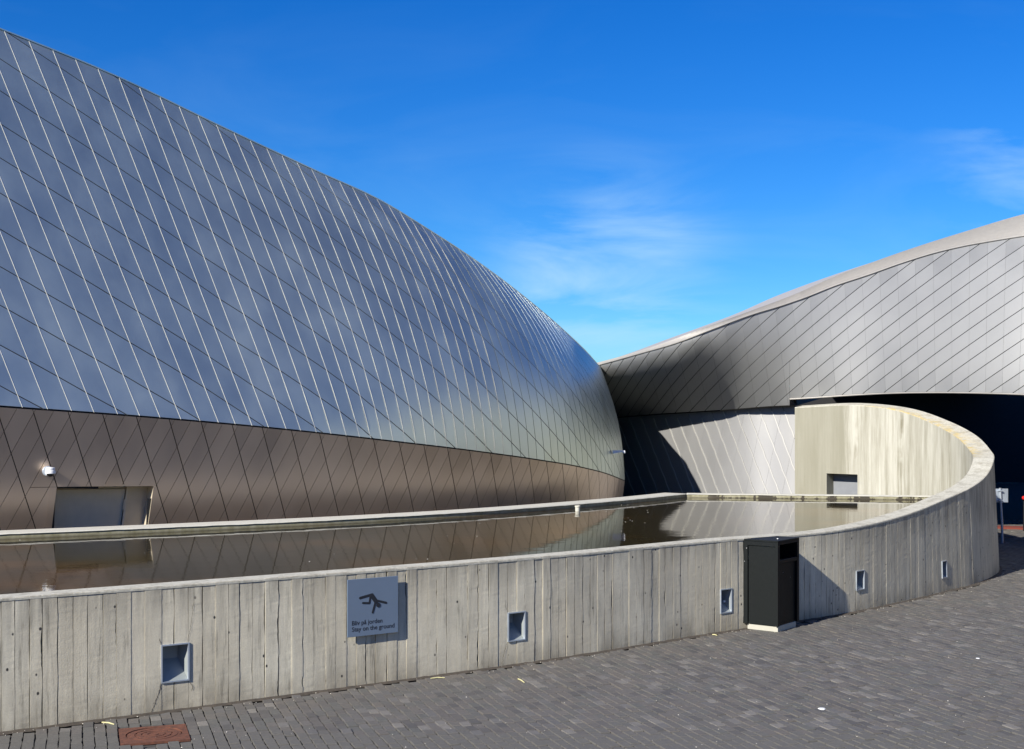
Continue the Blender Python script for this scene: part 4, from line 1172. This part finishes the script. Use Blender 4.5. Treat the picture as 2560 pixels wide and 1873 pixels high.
# second camera sticking out of the wing's far end
P = pd(1549, 1128, 14.6)
sc_r = empty('wall_camera', tuple(P), 0, label='small pale security camera jutting from the curved end of the left wing', cat='security camera')
mb = MB(); mb.add([(-.12, -.015, -.045), (-.12, .015, -.045), (-.12, .015, .012), (-.12, -.015, .012), (.09, -.015, -.003), (.09, .015, -.003), (.09, .015, .012), (.09, -.015, .012)],
    [(0, 3, 2, 1), (0, 1, 5, 4), (1, 2, 6, 5), (2, 3, 7, 6), (3, 0, 4, 7), (4, 5, 6, 7)]); mb.out('bracket', M['whitep'], sc_r, local=True)
mb = MB(); mb.lathe([(.014, -.036), (.024, -.028), (.025, .0), (.02, .003)], 16, Matrix.Translation((.075, 0, -.004))); mb.out('housing', M['whitep'], sc_r, local=True)
# sign on a post by the passage
P = pd(2506, 1358.6, gd(1358.6)); ps = empty('post_sign', (P[0], P[1], 0), R(8), label='small square sign on a galvanised post, seen from behind right of the spiral', cat='sign')
mb = MB(); mb.tube([(0, 0, 0), (-.01, 0, .40), (-.045, 0, .968)], [.022, .022, .020], 12); mb.out('post', M['steel'], ps, local=True)
mb = MB(); mb.box(-.13, .12, .026, .032, .715, .955, bev=.001); mb.out('plate', M['steel'], ps, local=True)
for z in (.75, .92):
    mb = MB(); mb.box(-.075, -.0, -.026, .0255, z-.010, z+.010, bev=.002); mb.out('clamp', M['steel'], ps, local=True)
mb = MB()
for k_ in range(7): mb.box(.085, .10, .0245, .0258, .76+k_*.024, .772+k_*.024)
mb.out('lettering', M['steel'], ps, local=True)
# reddish kerb strip where the passage begins
k0 = [pd(2440, 1321, gd(1321)), pd(2640, 1327, gd(1327))]; dirk = (k0[1]-k0[0]); dirk /= np.linalg.norm(dirk)
a = k0[0]-dirk*2; b = k0[1]+dirk*8
mb = MB(); mb.add([a+(0, 0, 0), b+(0, 0, 0), b+(0, .45, 0), a+(0, .45, 0), a+(0, 0, .035), b+(0, 0, .035), b+(0, .45, .035), a+(0, .45, .035)], [(4, 5, 6, 7), (0, 1, 5, 4), (1, 2, 6, 5), (2, 3, 7, 6), (3, 0, 4, 7)])
mb.out('kerb_strip', M['redk'], kind='structure')
P = pd(2558, 1245, 16.6); rl_ = empty('marker_light', (P[0], P[1], 0), 0, label='round red light on a dark post inside the passage at the right edge', cat='lamp')
mb = MB(); mb.tube([(.03, .05, 0), (.03, .05, P[2]+.02)], .015, 8); mb.out('post', M['black'], rl_, local=True)
mb = MB(); mb.lathe([(.036, -.03), (.040, 0), (.030, .014), (.01, .020)], 18, Matrix.Translation((0.02, 0, P[2])) @ Matrix.Rotation(R(90), 4, 'X')); mb.out('lens', M['red'], rl_, local=True)

# ------------------------------------------------------------------ weeds, straw and grit
def ground_pt(px, py): return pd(px, py, gd(py))
for (px, py, lab) in ((235, 1797, 'small green weed growing at the foot of the wall near the drain'), (2382, 1473, 'tiny weed at the wall foot below the last light recess')):
    P = ground_pt(px, py); wr = empty('weed', tuple(P), 0, label=lab, cat='weed', group='weeds at the foot of the wall'); mb = MB()
    for _ in range(26):
        t = random.uniform(0, 6.28); l_ = random.uniform(.012, .035); dx, dy = math.cos(t)*l_, math.sin(t)*l_*.6; hz_ = random.uniform(.004, .03); w_ = .004
        ox = random.uniform(-.03, .03)
        mb.add([(ox, 0, 0), (ox+dx*.5-w_, dy*.5, hz_*.8), (ox+dx, dy, hz_), (ox+dx*.5+w_, dy*.5+w_, hz_*.7)], [(0, 1, 2, 3)])
    mb.out('leaf_tuft', M['weed'], wr, local=True)
for (p0, p1, lab) in (((255, 1808), (286, 1813), 'pale dry stalk lying beside the drain cover'), ((1077, 1698), (1112, 1696), 'thin dry stalk at the wall foot right of the sign'),
                      ((1295, 1699), (1311, 1708), 'short bent straw on the paving below the second light recess'), ((1781, 1588), (1793, 1590), 'pale stalk on the paving left of the bin')):
    a = ground_pt(*p0); b = ground_pt(*p1); m_ = (a+b)/2+np.array((0, .01, .008))
    mb = MB(); mb.tube([a+(0, 0, .006), m_, b+(0, 0, .005)], [.005, .006, .004], 6); o = mb.out('dry_stalk', M['straw']); tag(o, lab, 'straw', 'dry stalks on the paving')
mb = MB(); rg = np.random.default_rng(11)
for i in range(420):
    if i < 230:     # gathered along the wall foot
        u = rg.uniform(1.0, S_TURN); bo, to, ti, zt, t, nin = wall_at(u); q = bo - nin*(abs(rg.normal(0, .08))+.01)
    else:
        y_ = rg.uniform(1500, 1870); x_ = rg.uniform(0, 2560); g_ = ground_pt(x_, y_); q = g_[:2]
        if inside(np.array([q[0]]), np.array([q[1]]), poly)[0]: continue
    r_ = rg.uniform(.002, .0055); V = [(q[0]+r_*math.cos(a_)*rg.uniform(.6, 1.4), q[1]+r_*math.sin(a_)*1.5, rg.uniform(.001, .003)) for a_ in (0, 1.25, 2.5, 3.8, 5.0)]
    V.append((q[0], q[1], .003+r_*.6)); mb.add(V, [(0, 1, 5), (1, 2, 5), (2, 3, 5), (3, 4, 5), (4, 0, 5)])
mb.out('grit', M['bits'], kind='stuff')
for (px, py, r_, lab) in ((2055, 1773, .028, 'flattened white spot of gum on the paving at lower right'), (2445, 1647, .018, 'small white spot on the paving near the right edge')):
    P = ground_pt(px, py); mb = MB(); n_ = 14; V = [(r_*(1+.2*math.sin(3*a_))*math.cos(a_), r_*math.sin(a_), .001) for a_ in np.linspace(0, 6.28, n_, endpoint=False)]
    mb.add([(P[0]+x, P[1]+y*1.2, z) for x, y, z in V]+[(P[0]+x*.8, P[1]+y, .006) for x, y, z in V], [tuple(range(n_, 2*n_))]+[(i, (i+1) % n_, (i+1) % n_+n_, i+n_) for i in range(n_)])
    o = mb.out('gum_spot', M['whitep']); tag(o, lab, 'gum', 'white spots on the paving')

# ------------------------------------------------------------------ unseen building added behind the camera, for brown reflections and less low-sky fill
bb = empty('added_brick_building', (6, -27, 0), R(-14), label='long low brown brick building added out of view, to be reflected and block low sky', cat='building')
mb = MB(); mb.box(-45, 45, -6, 0, 0, 8.2); mb.out('wall', plain('brown_brick', (.24, .12, .065), .9, 0, .3, 3), bb, local=True)
mb = MB(); mb.box(-45.3, 45.3, -6.3, .3, 8.2, 8.5); mb.out('roof', M['roofm'], bb, local=True)
# unseen run-on of the right wing, curling forward, added for the left wing's reflections
ext = []
for (px, d, zt_) in ((2850, 14.75, None), (3000, 14.2, None), (3300, 12.6, 7.6), (3700, 10.8, 8.3), (4300, 8.9, 8.6), (5200, 7.2, 8.4), (6600, 5.6, 7.6)):
    P0 = pd(px, low_y(min(px, 2900)), d); X_, Y_ = P0[0], P0[1]
    if zt_ is None: zt_ = r1(2850, edge_y(2850))[2] + (px-2850)*.003
    ext.append((X_, Y_, 2.62, zt_))
ext[0] = (*r1(2850, low_y(2850))[:2], r1(2850, low_y(2850))[2], r1(2850, edge_y(2850))[2])
EC = Curve(ext); V = []; F = []; es = np.linspace(0, EC.len, 60)
for e in es:
    x_, y_, zb_, zt_ = EC.at(e); t = EC.tan(e, .3); ni_ = np.array((-t[1], t[0])); ni_ = -ni_ if ni_[0] < 0 else ni_
    for f in np.linspace(0, 1, 7): V.append((x_+ni_[0]*.5*f*f, y_+ni_[1]*.5*f*f, zb_+(zt_-zb_)*f))
    V.append((x_+ni_[0]*5, y_+ni_[1]*5, zt_+.4))
for i in range(59):
    for j in range(7): F.append((i*8+j, (i+1)*8+j, (i+1)*8+j+1, i*8+j+1))
mk('unseen_facade', V, F, M['facade'], hall, smooth=True)
V = []; F = []
for e in es:
    x_, y_, zb_, zt_ = EC.at(e); t = EC.tan(e, .3); ni_ = np.array((-t[1], t[0])); ni_ = -ni_ if ni_[0] < 0 else ni_
    V += [(x_, y_, zb_), (x_+ni_[0]*3, y_+ni_[1]*3, zb_+.2), (x_+ni_[0]*3.2, y_+ni_[1]*3.2, 0)]
for i in range(59): F += [(i*3, (i+1)*3, (i+1)*3+1, i*3+1), (i*3+1, (i+1)*3+1, (i+1)*3+2, i*3+2)]
mk('added_ochre_wall', V[:45*3], [f for f in F if max(f) < 45*3], M['orange'], hall)  # invented ochre wall, added out of view for warm reflections

mb = MB(); rg = np.random.default_rng(21)
for i in range(60):
    px_ = rg.uniform(1440, 1620) if i < 26 else rg.uniform(0, 2000); py_ = rg.uniform(1262, 1330) if i < 26 else rg.uniform(1270, 1460)
    P = pd(px_, py_, gd(py_, WZ)); 
    if not inside(np.array([P[0]]), np.array([P[1]]), np.array([v[:2] for v in wv]))[0]: continue
    r_ = rg.uniform(.004, .009); a0_ = rg.uniform(0, 3)
    mb.add([(P[0]+r_*math.cos(a0_+a_), P[1]+1.6*r_*math.sin(a0_+a_), WZ+.002+(.003 if a_ in (0, 3) else 0)) for a_ in (0, 1.2, 3, 4.3)], [(0, 1, 2, 3)])
mb.out('floating_bits', M['bits'], kind='stuff')
